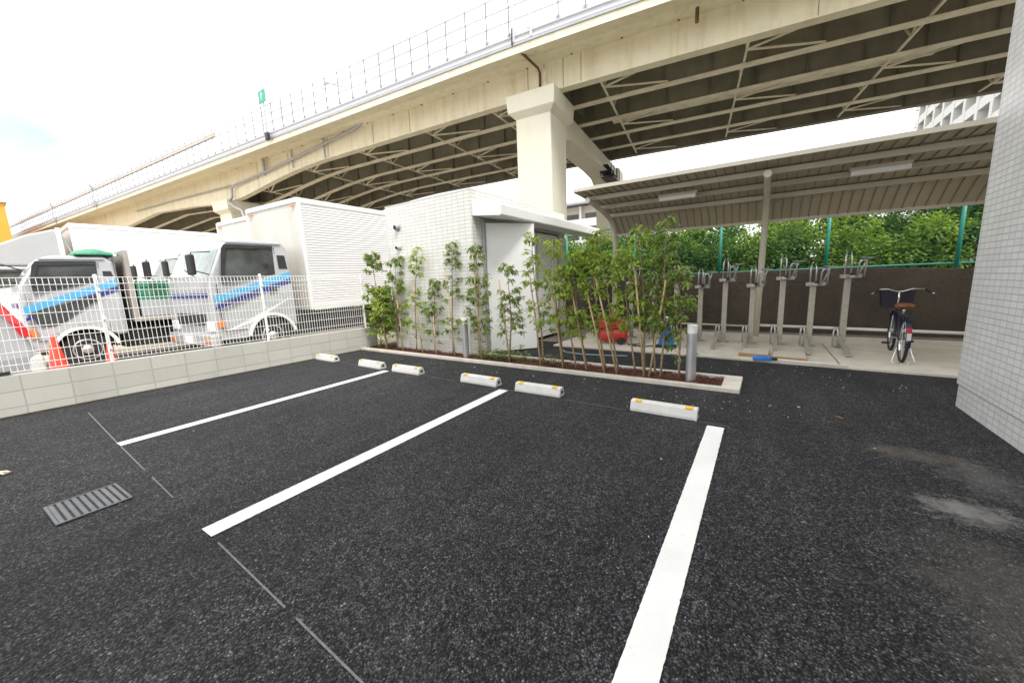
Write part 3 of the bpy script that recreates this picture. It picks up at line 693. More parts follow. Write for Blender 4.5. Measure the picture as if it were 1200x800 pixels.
fr.tube([bb, st], 0.016, 8).tube([bb, (0, 0.7, 0.42), hdb], 0.022, 8).tube([hdt, hdb], 0.02, 8)
for sx in (-1, 1):
    fr.tube([(sx * 0.05, 0, R0), (sx * 0.04, 0.2, 0.5), st], 0.009, 6).tube([(sx * 0.05, 0, R0), bb], 0.009, 6)
    fr.tube([hdb, (sx * 0.045, 0.93, 0.60), (sx * 0.05, WB, R0)], 0.011, 6)
fr.build('frame', 'bikeframe', t, smooth=True)
MB().tube([st, (0, 0.27, 0.76)], 0.013, 8).build('seat_post', 'chrome', t, smooth=True)
sd = MB().lathe([(0.0, 0.055), (0.07, 0.05), (0.105, 0.025), (0.11, 0.0), (0.09, -0.02), (0.0, -0.025)], 20)
sd.v = [(x, y * (1.25 if y > 0 else 0.95) , z) if y < 0.02 else (x * (1 - 0.55 * min(1, y / 0.11)), y * 1.7, z * (1 - 0.2 * y / 0.11)) for x, y, z in sd.v]
sd.build('saddle', 'saddle', t, loc=(0, 0.26, 0.79), smooth=True)
hb = [(-0.29, 0.62, 0.99), (-0.25, 0.70, 1.03), (-0.14, 0.82, 1.03), (-0.04, 0.85, 0.99), (0.04, 0.85, 0.99), (0.14, 0.82, 1.03), (0.25, 0.70, 1.03), (0.29, 0.62, 0.99)]
MB().tube(hb, 0.0115, 8).build('handlebar', 'chrome', t, smooth=True)
MB().tube([hdt, (0, 0.85, 0.99)], 0.013, 8).build('stem', 'chrome', t, smooth=True)
for sx in (-1, 1):
    MB().tube([(sx * 0.262, 0.68, 1.022), (sx * 0.30, 0.585, 0.985)], 0.017, 8).build('grip', 'black', t, smooth=True)
    MB().tube([(sx * 0.24, 0.73, 1.02), (sx * 0.30, 0.70, 0.985), (sx * 0.34, 0.60, 0.965)], 0.007, 6).build('brake_lever', 'chrome', t, smooth=True)
    MB().tube([(0, 0.46, 0.29), (sx * 0.08, 0.46, 0.29), (sx * 0.08, 0.46 + sx * 0.14, 0.22), (sx * 0.11, 0.46 + sx * 0.14, 0.22)], 0.009, 6).build('crank', 'chrome', t)
    B(sx * 0.145 - 0.045, sx * 0.145 + 0.045, 0.42 + sx * 0.14, 0.50 + sx * 0.14, 0.21, 0.235).build('pedal', 'black', t, bevel=0.004)
    MB().tube([(sx * 0.05, 0, R0), (sx * 0.09, -0.1, 0.12), (sx * 0.12, -0.16, 0.008), (sx * 0.03, -0.19, 0.008)], 0.008, 6).build('stand_leg', 'chrome', t, smooth=True)
bk = MB()
for (x0, x1, y0, y1) in ((-0.2, 0.2, 0.96, 1.24),):
    W = lambda x, y, z, s: ((x0 + x1) / 2 + (x - (x0 + x1) / 2) * s, (y0 + y1) / 2 + (y - (y0 + y1) / 2) * s, z)
    cs = [(x0, y0), (x1, y0), (x1, y1), (x0, y1)]
    for k in range(4):
        (a, b), (c, d) = cs[k], cs[(k + 1) % 4]
        bk.add([W(a, b, 0.72, 0.85), W(c, d, 0.72, 0.85), W(c, d, 0.99, 1.0), W(a, b, 0.99, 1.0)], [(0, 1, 2, 3)])
    bk.add([W(x, y, 0.72, 0.85) for x, y in cs], [(3, 2, 1, 0)])
bo = bk.build('basket', 'basket', t); sl = bo.modifiers.new('thick', 'SOLIDIFY'); sl.thickness = 0.012
MB().tube([(-0.2, 0.96, 0.99), (0.2, 0.96, 0.99), (0.2, 1.24, 0.99), (-0.2, 1.24, 0.99)], 0.008, 6, closed=True).build('basket_rim', 'basket', t)
fd = MB()
for (y, a0, a1, nm) in ((0, 20, 190, 'm'), (WB, 40, 190, 'm')):
    fd.sweep([(-0.03, 0.345), (0.03, 0.345), (0.0, 0.358)], [(lambda p, q, a=a, y=y: Vector((p, y + q * math.cos(a), R0 + q * math.sin(a)))) for a in [rad(a0 + (a1 - a0) * k / 14) for k in range(15)]])
fd.build('mudguard', 'bikeframe', t, smooth=False)
B(-0.022, 0.022, -0.375, -0.36, 0.36, 0.46).build('rear_plate', 'apt_white', t, bevel=0.004)
B(-0.022, 0.022, -0.372, -0.345, 0.47, 0.53).build('rear_reflector', 'red_lamp', t, bevel=0.006)
ca = MB()
for x in (-0.05, 0.0, 0.05): ca.tube([(x, -0.3, 0.7), (x, 0.24, 0.70)], 0.006, 6)
ca.tube([(-0.06, -0.3, 0.7), (0.06, -0.3, 0.7)], 0.006, 6).tube([(-0.055, -0.2, 0.7), (-0.055, 0, R0)], 0.005, 6).tube([(0.055, -0.2, 0.7), (0.055, 0, R0)], 0.005, 6)
ca.build('rear_carrier', 'bikeframe', t, smooth=True)
cg = B(0.045, 0.06, 0.02, 0.5, 0.25, 0.36); cg.build('chain_guard', 'bikeframe', t, bevel=0.006)

# ------------------------------------------------------------------ things left on the slab
t = thing('cardboard_sheet', 'brown flattened cardboard stack lying at the slab edge behind the broom head', 'cardboard', (-0.08, 7.42, 0.036), rad(-2))
MB().prism([(-0.22, -0.26), (0.2, -0.28), (0.2, 0.22), (-0.19, 0.24)], 'z', 0, 0.055).build('board', 'cardboard', t)
MB().prism([(-0.21, -0.25), (0.19, -0.27), (0.19, 0.21), (-0.18, 0.23)], 'z', 0.056, 0.062).build('top_sheet', 'cardboard_top', t)
t = thing('cardboard_sheet', 'second flattened cardboard stack with a pale top, nearer the parked bicycle', 'cardboard', (0.38, 7.36, 0.036), rad(-3))
MB().prism([(-0.23, -0.24), (0.23, -0.25), (0.22, 0.24), (-0.22, 0.26)], 'z', 0, 0.04).build('board', 'cardboard', t)
MB().prism([(-0.22, -0.235), (0.22, -0.245), (0.21, 0.23), (-0.21, 0.25)], 'z', 0.041, 0.048).build('top_sheet', 'cardboard_top', t)
t = thing('broom', 'broom with bright blue head and thin white pole lying along the slab edge', 'broom', (0.02, 6.98, 0.036), rad(-6))
MB().tube([(0.12, 0, 0.03), (1.02, 0.02, 0.02)], 0.011, 8).build('pole', 'lamp_white', t, smooth=True)
MB().prism([(-0.12, -0.06), (0.02, -0.06), (0.13, -0.02), (0.13, 0.02), (0.02, 0.06), (-0.12, 0.06)], 'z', 0.0, 0.06).build('head', 'blue2', t, bevel=0.01)
MB().box(0.13, 0.2, -0.022, 0.022, 0.012, 0.05).build('socket', 'black', t, bevel=0.005)
t = thing('red_compressor', 'red portable compressor with a black hose coil standing behind the saplings', 'compressor', (-2.66, 7.72, 0.036), rad(8))
t.scale = (1.22, 1.1, 1.2)
MB().lathe([(0.0, -0.26), (0.07, -0.25), (0.115, -0.2), (0.12, 0.0), (0.115, 0.2), (0.07, 0.25), (0.0, 0.26)], 20, (0, -0.05, 0.15), 'x').build('tank', 'red', t, smooth=True)
MB().box(-0.23, 0.06, -0.14, 0.14, 0.27, 0.53).build('motor_cover', 'red', t, bevel=0.03, seg=3)
MB().box(0.065, 0.2, -0.12, 0.12, 0.27, 0.44).build('pump', 'red', t, bevel=0.02)
MB().tube([(0.16 + 0.13 * math.cos(a), 0.06 + 0.002 * k, 0.52 + 0.13 * math.sin(a)) for k, a in enumerate([2 * PI * j / 16 for j in range(49)])], 0.014, 6).build('hose_coil', 'black', t, smooth=True)
MB().tube([(-0.2, 0.13, 0.5), (-0.22, 0.16, 0.66), (0.02, 0.16, 0.66), (0.04, 0.13, 0.5)], 0.012, 8).build('handle', 'darkmetal', t, smooth=True)
for sx in (-1, 1): MB().lathe([(0.0, -0.02), (0.06, -0.02), (0.06, 0.02), (0.0, 0.02)], 14, (0.17, sx * 0.15 - 0.05, 0.062), 'y').build('wheel', 'black', t)
tag(MB().tube([(-2.30, 7.6, 0.05), (-2.1, 7.45, 0.045), (-1.98, 7.6, 0.045), (-2.12, 7.72, 0.045), (-2.2, 7.55, 0.055), (-1.95, 7.4, 0.045), (-1.85, 7.55, 0.045), (-1.7, 7.62, 0.045)], 0.012, 6).build('cable', 'cord', smooth=True), 'black cable looped on the slab between the red compressor and blue stand', 'cable')
t = thing('blue_stand', 'narrow blue tapered floor stand on a black base on the slab', 'floor stand', (-1.55, 7.6, 0.036), rad(6))
t.scale = (1.1, 1.1, 1.15)
MB().box(-0.17, 0.17, -0.1, 0.1, 0, 0.035).build('base', 'black', t, bevel=0.01)
MB().prism([(-0.135, 0.036), (0.135, 0.036), (0.045, 0.44), (-0.045, 0.44)], 'y', -0.05, 0.05).build('panel', 'blue', t, bevel=0.01)
MB().lathe([(0.0, 0.53), (0.035, 0.525), (0.04, 0.5), (0.03, 0.441), (0.0, 0.441)], 14).build('top_cap', 'lamp_white', t, smooth=True)
MB().tube([(0.05, 0, 0.5), (0.12, 0.05, 0.46), (0.17, 0.04, 0.2), (0.2, 0.0, 0.03)], 0.01, 6).build('lead', 'cord', t, smooth=True)
tag(MB().tube([(-3.5, 6.9, 0.012), (-3.2, 6.5, 0.012), (-2.8, 6.42, 0.012), (-2.3, 6.5, 0.012), (-2.0, 6.6, 0.012)], 0.009, 6).build('hose', 'hose', smooth=True), 'thin pale blue hose curving over the asphalt behind the bed', 'hose')

# ------------------------------------------------------------------ hedge shrubs
def shrub(i, x, y, z0, rx, ry, h, n, m, lab, seed):
    r = random.Random(seed)
    t = thing('shrub', lab, 'shrub', (x, y, z0), 0, 'shrubs growing behind the green fence')
    tk = MB(); lf = MB()
    cl = []
    for k in range(11):
        a = r.uniform(0, 2 * PI); q = r.uniform(0.1, 0.85)
        c = Vector((math.cos(a) * rx * q, math.sin(a) * ry * q, h * r.uniform(0.2, 0.92)))
        cl.append((c, r.uniform(0.25, 0.45)))
        tk.tube([(r.gauss(0, 0.06), r.gauss(0, 0.06), 0), c * 0.5 + Vector((0, 0, 0.1)), c], [0.022, 0.013, 0.004], 5, caps=False)
    for k in range(n):
        c, s = r.choice(cl)
        d = Vector((r.gauss(0, 1), r.gauss(0, 1), r.gauss(0, 0.8))).normalized()
        p = c + d * s * r.uniform(0.45, 1.05)
        if p.z < 0.03: p.z = r.uniform(0.03, 0.3)
        lf.leaf(p, (d + Vector((r.gauss(0, 0.5), r.gauss(0, 0.5), r.uniform(-0.7, 0.25)))), Vector((r.gauss(0, 0.5), r.gauss(0, 0.5), 1)), r.uniform(0.07, 0.13), r.uniform(0.035, 0.065), 0.2)
    tk.build('trunk', 'bark', t); lf.build('foliage', m, t)
k = 0
for row, (yy, hh, x0, x1, dx) in enumerate(((11.3, 1.15, -8.8, 7.0, 0.78), (12.2, 1.95, -8.4, 7.4, 0.9), (13.2, 2.0, -9.0, 9.0, 1.15))):
    x = x0
    while x < x1:
        hgt = hh * RN.uniform(0.8, 1.15) * (0.86 if x < -2.5 else 1.0)
        if -0.75 < x < 0.05 and row >= 1: hgt *= 0.62
        near = 'low bright shrub against the green fence' if row == 0 else ('taller dark shrub in the back hedge row' if row == 1 else 'rearmost shadowy shrub filling gaps in the hedge')
        shrub(k, x, yy + RN.uniform(-0.12, 0.2), 1.24, 0.6, 0.42, hgt, 2300 if row == 0 else 2900, 'hedge_b' if (row == 0 and RN.random() < 0.6) or RN.random() < 0.15 else 'hedge_a', near, 300 + k)
        bpy.context.scene.collection.objects
        k += 1; x += dx * RN.uniform(0.85, 1.15)
for row_name in ('low bright', 'taller dark', 'rearmost'):
    L_ = sorted([o for o in COL.objects if o.name.startswith('shrub') and o.parent is None and o['label'].startswith(row_name)], key=lambda o: -o.location.x)
    for j, o in enumerate(L_): o['label'] = o['label'] + ', %s from the tall tiled wall' % ORD[j]

# ------------------------------------------------------------------ viaduct
O2 = Vector((-7.27, 14.6))
PATH = {}
def _heading(a):
    u = min(1, max(0, (a + 4) / 8)); u = u * u * (3 - 2 * u)
    return rad(5.7 + 2.7 * u)
_p = O2.copy(); PATH[0] = (_p.copy(), _heading(0))
for i in range(1, 91):
    th = _heading(i - 0.5); _p = _p + Vector((math.cos(th), math.sin(th))); PATH[i] = (_p.copy(), _heading(i))
_p = O2.copy()
for i in range(-1, -151, -1):
    th = _heading(i + 0.5); _p = _p - Vector((math.cos(th), math.sin(th))); PATH[i] = (_p.copy(), _heading(i))
def vp(a, b, z):
    i = math.floor(a); f = a - i
    p = PATH[i][0].lerp(PATH[min(i + 1, 90)][0], f); th = PATH[i][1] * (1 - f) + PATH[min(i + 1, 90)][1] * f
    return Vector((p.x - math.sin(th) * b, p.y + math.cos(th) * b, z))
ZB = [(-150, 8.6), (-120, 8.3), (-100, 9.0), (-80, 8.1), (-64, 9.0), (-53, 7.95), (-45, 8.3), (-38, 8.75), (-31, 8.4), (-27.3, 8.08), (-24.4, 8.08), (-22, 8.36), (-20, 8.62), (-17.5, 8.87), (-15, 8.98), (-10, 9.0), (90, 9.0)]
def zb(a):
    for (x0, z0), (x1, z1) in zip(ZB, ZB[1:]):
        if x0 <= a <= x1: return z0 + (z1 - z0) * (a - x0) / (x1 - x0)
    return 9.0
def frs(a0, a1, st=2.0):
    n = max(1, int((a1 - a0) / st)); return [a0 + (a1 - a0) * k / n for k in range(n + 1)]
def vsweep(mb, sec, a0, a1, st=2.0): return mb.sweep(sec, [(lambda p, q, a=a: vp(a, p, q)) for a in frs(a0, a1, st)])
A0, A1 = -130.0, 48.0
tv = thing('viaduct', 'cream painted elevated road viaduct crossing above the whole yard', 'viaduct', (0, 0, 0))
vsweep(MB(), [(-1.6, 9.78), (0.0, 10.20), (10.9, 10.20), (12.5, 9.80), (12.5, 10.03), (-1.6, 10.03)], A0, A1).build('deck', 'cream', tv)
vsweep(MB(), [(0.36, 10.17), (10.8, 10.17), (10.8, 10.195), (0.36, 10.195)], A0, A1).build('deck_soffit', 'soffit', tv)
vsweep(MB(), [(-1.62, 10.035), (-1.30, 10.035), (-1.30, 10.56), (-1.55, 10.56), (-1.55, 10.40), (-1.62, 10.40), (-1.62, 10.36), (-1.57, 10.34), (-1.57, 10.24), (-1.63, 10.22), (-1.63, 10.15), (-1.59, 10.13)], A0, A1).build('parapet', 'parapet', tv)
vsweep(MB(), [(12.3, 10.035), (12.55, 10.035), (12.55, 10.9), (12.35, 10.9)], A0, A1).build('parapet', 'parapet', tv)
vsweep(MB(), [(-1.645, 10.04), (-1.625, 10.04), (-1.632, 10.13), (-1.645, 10.13)], A0, A1).build('edge_strip', 'greymetal', tv)
def girder(nm, b, web, flw, m, fm, ztop=10.168, dz=0.0):
    g = MB(); a = frs(A0, A1, 1.0)
    sec = [(-web / 2, 0), (web / 2, 0), (web / 2, 1), (-web / 2, 1)]
    g.sweep(sec, [(lambda p, q, x=x: vp(x, b + p, (zb(x) + dz) * (1 - q) + ztop * q)) for x in a])
    o = g.build(nm, m, tv)
    f = MB(); t_ = 0.045
    f.sweep([(-flw / 2, -t_), (flw / 2, -t_), (flw / 2, -0.002), (-flw / 2, -0.002)], [(lambda p, q, x=x: vp(x, b + p, zb(x) + dz + q)) for x in a])
    f.build('bottom_flange', fm, o)
    if nm == 'girder':
        for x in frs(-34, 26, 1.7):
            MB().bar(vp(x, b - web / 2 - 0.06, zb(x) + dz + 0.03), vp(x, b - web / 2 - 0.06, ztop), 0.014, 0.10, up=vp(x, b + 1, 9) - vp(x, b, 9)).build('stiffener', m, o)
    return o
girder('fascia_girder', 0.18, 0.36, 0.40, 'cream', 'cream', 10.198)
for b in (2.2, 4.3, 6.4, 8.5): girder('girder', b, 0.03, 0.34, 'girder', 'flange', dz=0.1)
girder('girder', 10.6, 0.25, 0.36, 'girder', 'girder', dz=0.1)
# seams on the fascia
sm = MB()
for a in (-1.35, -0.62, 0.18, 0.9, -7.9, -10.5, -14.2, -18.1, 8.2, 15.5, -21.6):
    sm.bar(vp(a, -0.004, zb(a) + 0.01), vp(a, -0.004, 10.19), 0.02, 0.012, up=vp(a, 1, 9) - vp(a, 0, 9))
sm.build('panel_seam', 'girder', tv)
# cross bracing
for i, a in enumerate([-27.5, -22.5, -17.5, -12.5, -7.5, -3.5, 1.5, 6.5, 11.5, 16.5, 21.5, 26.5]):
    cb = MB(); bs_ = [0.18, 2.2, 4.3, 6.4, 8.5, 10.6]; z0 = zb(a) + 0.16; z1 = 10.06
    for b0_, b1_ in zip(bs_, bs_[1:]):
        c_ = (b0_ + b1_) / 2
        cb.bar(vp(a, b0_ + 0.1, z0), vp(a, b1_ - 0.1, z0), 0.07, 0.07)
        cb.bar(vp(a, b0_ + 0.1, z1), vp(a, c_, z0), 0.06, 0.06).bar(vp(a, b1_ - 0.1, z1), vp(a, c_, z0), 0.06, 0.06)
    for k_, (b0_, b1_) in enumerate(zip(bs_, bs_[1:])):
        if k_ in (0, 2, 4):
            c_ = (b0_ + b1_) / 2
            cb.bar(vp(a, c_, z0 - 0.03), vp(a + 2.4, b0_ + 0.12, zb(a + 2.4) + 0.15), 0.06, 0.05).bar(vp(a, c_, z0 - 0.03), vp(a + 2.4, b1_ - 0.12, zb(a + 2.4) + 0.15), 0.06, 0.05)
    cb.build('cross_brace', 'flange', tv)
    # hanging gusset plates
    gp = MB()
    for b_ in bs_[1:-1]: gp.box(-0.08, 0.08, -0.09, 0.09, 0, 0.1, Matrix.Translation(vp(a, b_, zb(a) + 0.06)))
    gp.build('gusset', 'flange', tv)
# solid dark cross girders and a cable duct
for a in (-0.2, 17.9, -26.0):
    MB().prism([(0.4, zb(a) + 0.35), (10.4, zb(a) + 0.35), (10.4, 10.15), (0.4, 10.15)], 'x', -0.02, 0.02, fn=lambda v, a=a: vp(a + v.x, v.y, v.z)).build('cross_girder', 'girder', tv)
vsweep(MB(), [(5.0, 9.35), (5.7, 9.35), (5.7, 9.42), (5.0, 9.42)], 1.0, 13.0).build('inspection_walkway', 'flange', tv)
wr = MB()
for a in frs(1.2, 12.8, 1.1): wr.bar(vp(a, 5.02, 9.42), vp(a, 5.02, 10.15), 0.025, 0.025)
wr.bar(vp(1.0, 5.02, 9.8), vp(13.0, 5.02, 9.8), 0.025, 0.025); wr.build('walkway_railing', 'darkmetal', tv)

def pier(a, zt, nm='pier'):
    th = PATH[math.floor(a)][1]; o = vp(a, 0, 0)
    e = bpy.data.objects.new(nm, None); COL.objects.link(e); e.parent = tv; e.location = o; e.rotation_euler = (0, 0, th)
    # local x along the road, y away
    MB().box(-0.78, 0.78, -0.28, 1.55, 0, zt - 0.72).build('column', 'pier', e, bevel=0.05, seg=2)
    hd = MB()
    for (z, s) in ((zt - 0.86, 0.0), (zt - 0.70, 0.17), (zt, 0.24)): pass
    hd.add([(x * (0.79 + s), (-0.29 - s if y < 0 else 1.56 + s), z) for (z, s) in ((zt - 0.86, 0.0), (zt - 0.66, 0.24), (zt - 0.02, 0.28)) for x in (-1, 1) for y in (-1, 1)],
           [(0, 2, 3, 1), (8, 9, 11, 10)] + [f for l in (0, 4) for f in ((l, l + 4, l + 6, l + 2), (l + 1, l + 3, l + 7, l + 5), (l, l + 1, l + 5, l + 4), (l + 2, l + 6, l + 7, l + 3))])
    hd.build('column_head', 'pier', e, bevel=0.02)
    top = zt - 0.03; lo_ = [(1.56, zt - 1.35), (2.6, zt - 1.05), (4.2, zt - 0.92), (8.5, zt - 0.90), (10.2, zt - 1.0), (11.3, zt - 1.5), (11.9, zt - 2.2), (12.15, zt - 3.1)]
    poly = lo_ + [(12.2, top), (1.57, top)]
    MB().prism(poly, 'x', -0.62, 0.62).build('cap_beam', 'pier', e, bevel=0.03)
    MB().box(-0.78, 0.78, 12.16, 13.9, 0, top).build('column', 'pier', e, bevel=0.05)
    for b_ in (0.18, 2.2, 4.3, 6.4, 8.5, 10.6): MB().box(-0.25, 0.25, b_ - 0.18, b_ + 0.18, top + 0.005, top + 0.05).build('bearing', 'darkmetal', e)
    return e
pier(-1.05, 8.97); pier(-26.0, 8.05); pier(-53.0, 7.93); pier(-80.0, 8.08); pier(28.0, 8.97)
for a in frs(-24, 10, 1.85):
    MB().tube([vp(a, -0.02, 10.05), vp(a, -0.12, 10.02)], 0.035, 7).build('weep_pipe', 'rust', tv)
# joint details above the near pier
MB().tube([vp(-0.95, -1.45, 9.86), vp(-0.78, -0.25, 9.80), vp(-0.78, -0.08, 9.70), vp(-0.78, -0.08, 9.02)], 0.05, 8).build('joint_pipe', 'rust', tv, smooth=True)
MB().prism([(-1.05, 9.05), (-0.5, 9.05), (-0.5, 9.85), (-1.05, 9.85)], 'y', -0.035, -0.012, fn=lambda v: vp(v.x, v.y, v.z)).build('joint_plate', 'flange', tv)
MB().tube([vp(4.9, -0.4, 9.6), vp(4.9, -0.4, 10.2)], 0.06, 8).build('drain_stub', 'rust', tv)
pipe = [(-10.9, 10.12), (-11.3, 10.0), (-11.8, 9.88), (-14.4, 9.66), (-17.5, 9.4), (-20.6, 9.16), (-24.3, 8.93), (-24.75, 8.8), (-24.85, 8.2), (-24.7, 7.75), (-23.9, 7.3), (-23.2, 7.05), (-22.8, 6.2), (-22.8, 3.0)]
MB().tube([vp(a, -0.2 if z > 7.8 else -0.55, z) for a, z in pipe], 0.075, 10).build('drain_pipe', 'greymetal', tv, smooth=True)
MB().tube([vp(a, -0.14, z) for a, z in ((-24.9, 9.0), (-29, 9.1), (-34, 9.2), (-42, 9.3))], 0.05, 8).build('drain_pipe', 'greymetal', tv)
for a in (-14.4, -20.6, -17.5): MB().bar(vp(a, -0.12, 8.95), vp(a, -0.12, 10.0), 0.07, 0.05).build('pipe_bracket', 'greymetal', tv)
MB().tube([vp(-20.4, -0.25, 9.2), vp(-20.4, -0.25, 9.95)], 0.09, 10).build('drain_downpipe', 'greymetal', tv)
cg_ = MB().box(0.25, 1.1, 9.4, 11.6, 7.72, 7.78).box(0.25, 1.0, 9.0, 11.0, 7.98, 8.04).box(0.25, 0.9, 8.6, 10.4, 8.22, 8.28)
for y in (9.0, 9.8, 10.6, 11.5): cg_.box(0.3, 0.34, y, y + 0.04, 7.74, 8.95).box(1.0, 1.04, y, y + 0.04, 7.74, 8.95)
cg_.v = [tuple(vp(x - 0.9, y, z)) for x, y, z in cg_.v]
cg_.build('inspection_cage', 'darkmetal', tv)

# railing on the parapet
tr_ = thing('railing_fence', 'tall thin grey railing running along the top of the viaduct parapet', 'railing', (0, 0, 0))
a = 8.2
n_ = 0
while a > -74:
    if not (-1.3 < a < -0.3):
        MB().bar(vp(a, -1.585, 10.42), vp(a, -1.585, 11.88), 0.05, 0.045).build('post', 'railpost', tr_)
    a -= 0.955; n_ += 1
for a in (-1.15, -0.45): MB().bar(vp(a, -1.60, 10.15), vp(a, -1.60, 13.0), 0.11, 0.09).build('expansion_post', 'parapet', tr_)
MB().bar(vp(-1.2, -1.66, 10.05), vp(-1.2, -1.66, 10.62), 0.05, 0.03).build('joint_bracket', 'darkmetal', tr_)
for z in (10.93, 11.40, 11.86): vsweep(MB(), [(-1.6, z - 0.02), (-1.568, z - 0.02), (-1.568, z + 0.02), (-1.6, z + 0.02)], -110, 30, 4).build('rail', 'greymetal', tr_)
vsweep(MB(), [(-1.66, 11.42), (-1.55, 11.42), (-1.50, 11.72), (-1.58, 11.72)], -118, -23.0, 3).build('top_panel', 'board_grey', tr_)
# signs and lamps carried by the viaduct
t = thing('green_sign', 'small green sign plate on a grey pole fixed to the viaduct parapet', 'sign', vp(-17.0, -1.75, 9.9))
MB().tube([(0, 0, 0), (0, 0, 2.35)], 0.045, 8).build('pole', 'greymetal', t)
MB().box(-0.42, 0.42, -0.05, -0.01, 2.0, 2.66).build('plate', 'sign_green', t, bevel=0.02)
MB().prism([(-0.1, 2.16), (-0.02, 2.16), (0.02, 2.40), (0.12, 2.40), (-0.02, 2.56), (-0.16, 2.40), (-0.07, 2.40)], 'y', -0.056, -0.051).build('arrow_mark', 'apt_white', t)
MB().box(-0.06, 0.25, -0.12, 0.02, 0.05, 0.40).build('control_box', 'darkmetal', t)
t = thing('street_lamp', 'thin grey street lamp arm rising beyond the viaduct railing', 'street lamp', vp(-14.5, 2.0, 10.1))
MB().tube([(0, 0, 0), (0, 0, 3.2), (-0.2, -0.1, 3.5), (-1.3, -0.4, 3.95)], 0.045, 8).build('pole', 'greymetal', t)
MB().box(-1.75, -1.25, -0.5, -0.3, 3.92, 4.02).build('lamp_head', 'greymetal', t, bevel=0.02)
for i, (a, z, lab) in enumerate(((-46.0, 0.0, 'small pale sign on a post on the distant parapet, the nearer of two'), (-59.0, 0.0, 'faint pale sign on a post at the farthest stretch of parapet'))):
    t = thing('road_sign', lab, 'sign', vp(a, -1.75, 9.9 + z), 0, 'distant road signs on the viaduct')
    MB().tube([(0, 0, 0), (0, 0, 2.1)], 0.05, 6).build('pole', 'greymetal', t)
    MB().box(-0.45, 0.45, -0.06, -0.01, 1.95, 2.55).build('plate', 'parapet', t, bevel=0.02)
    MB().box(-0.1, 0.35, -0.12, 0.02, 0.05, 0.4).build('control_box', 'greymetal', t)

# ------------------------------------------------------------------ trucks
def side_x(z, z0, H, inset): return -inset * max(0.0, (z - z0) / (H - z0)) ** 1.2
def sidepoly(pts, z0, H, inset, proud, th=0.01):
    n = len(pts); vs = []
    for k in (0, 1):
        for (y, z) in pts: vs.append((side_x(z, z0, H, inset) + proud - k * th, y, z))
    return MB().add(vs, [tuple(range(n)), tuple(range(2 * n - 1, n - 1, -1))] + [(i, (i + 1) % n, n + (i + 1) % n, n + i) for i in range(n)])
def wheel_part(t, y, x0, x1, r, W):
    nm = 'wheel'
    for (xa, xb, out) in ((x0, x1, 1), (-W - x0 + 0.0, -W - x1, -1)):
        c = (xa + xb) / 2; hw = abs(xb - xa) / 2
        o = MB().lathe([(0.0, -hw), (r * 0.6, -hw), (r * 0.93, -hw), (r, -hw * 0.7), (r, hw * 0.7), (r * 0.93, hw), (r * 0.6, hw), (0.0, hw)], 28, (c, y, r), 'x').build(nm, 'black', t, smooth=False)
        e = c + out * (hw + 0.002)
        rim = MB().lathe([(r * 0.60, -0.01), (r * 0.56, 0.01), (r * 0.42, -0.03), (r * 0.24, -0.01), (r * 0.2, 0.05), (0.0, 0.055)], 24, (0, 0, 0), 'x')
        rim.v = [(v[0] * out + e, v[1] + y, v[2] + r) for v in rim.v]
        rim.build('rim', 'alu', o, smooth=True)
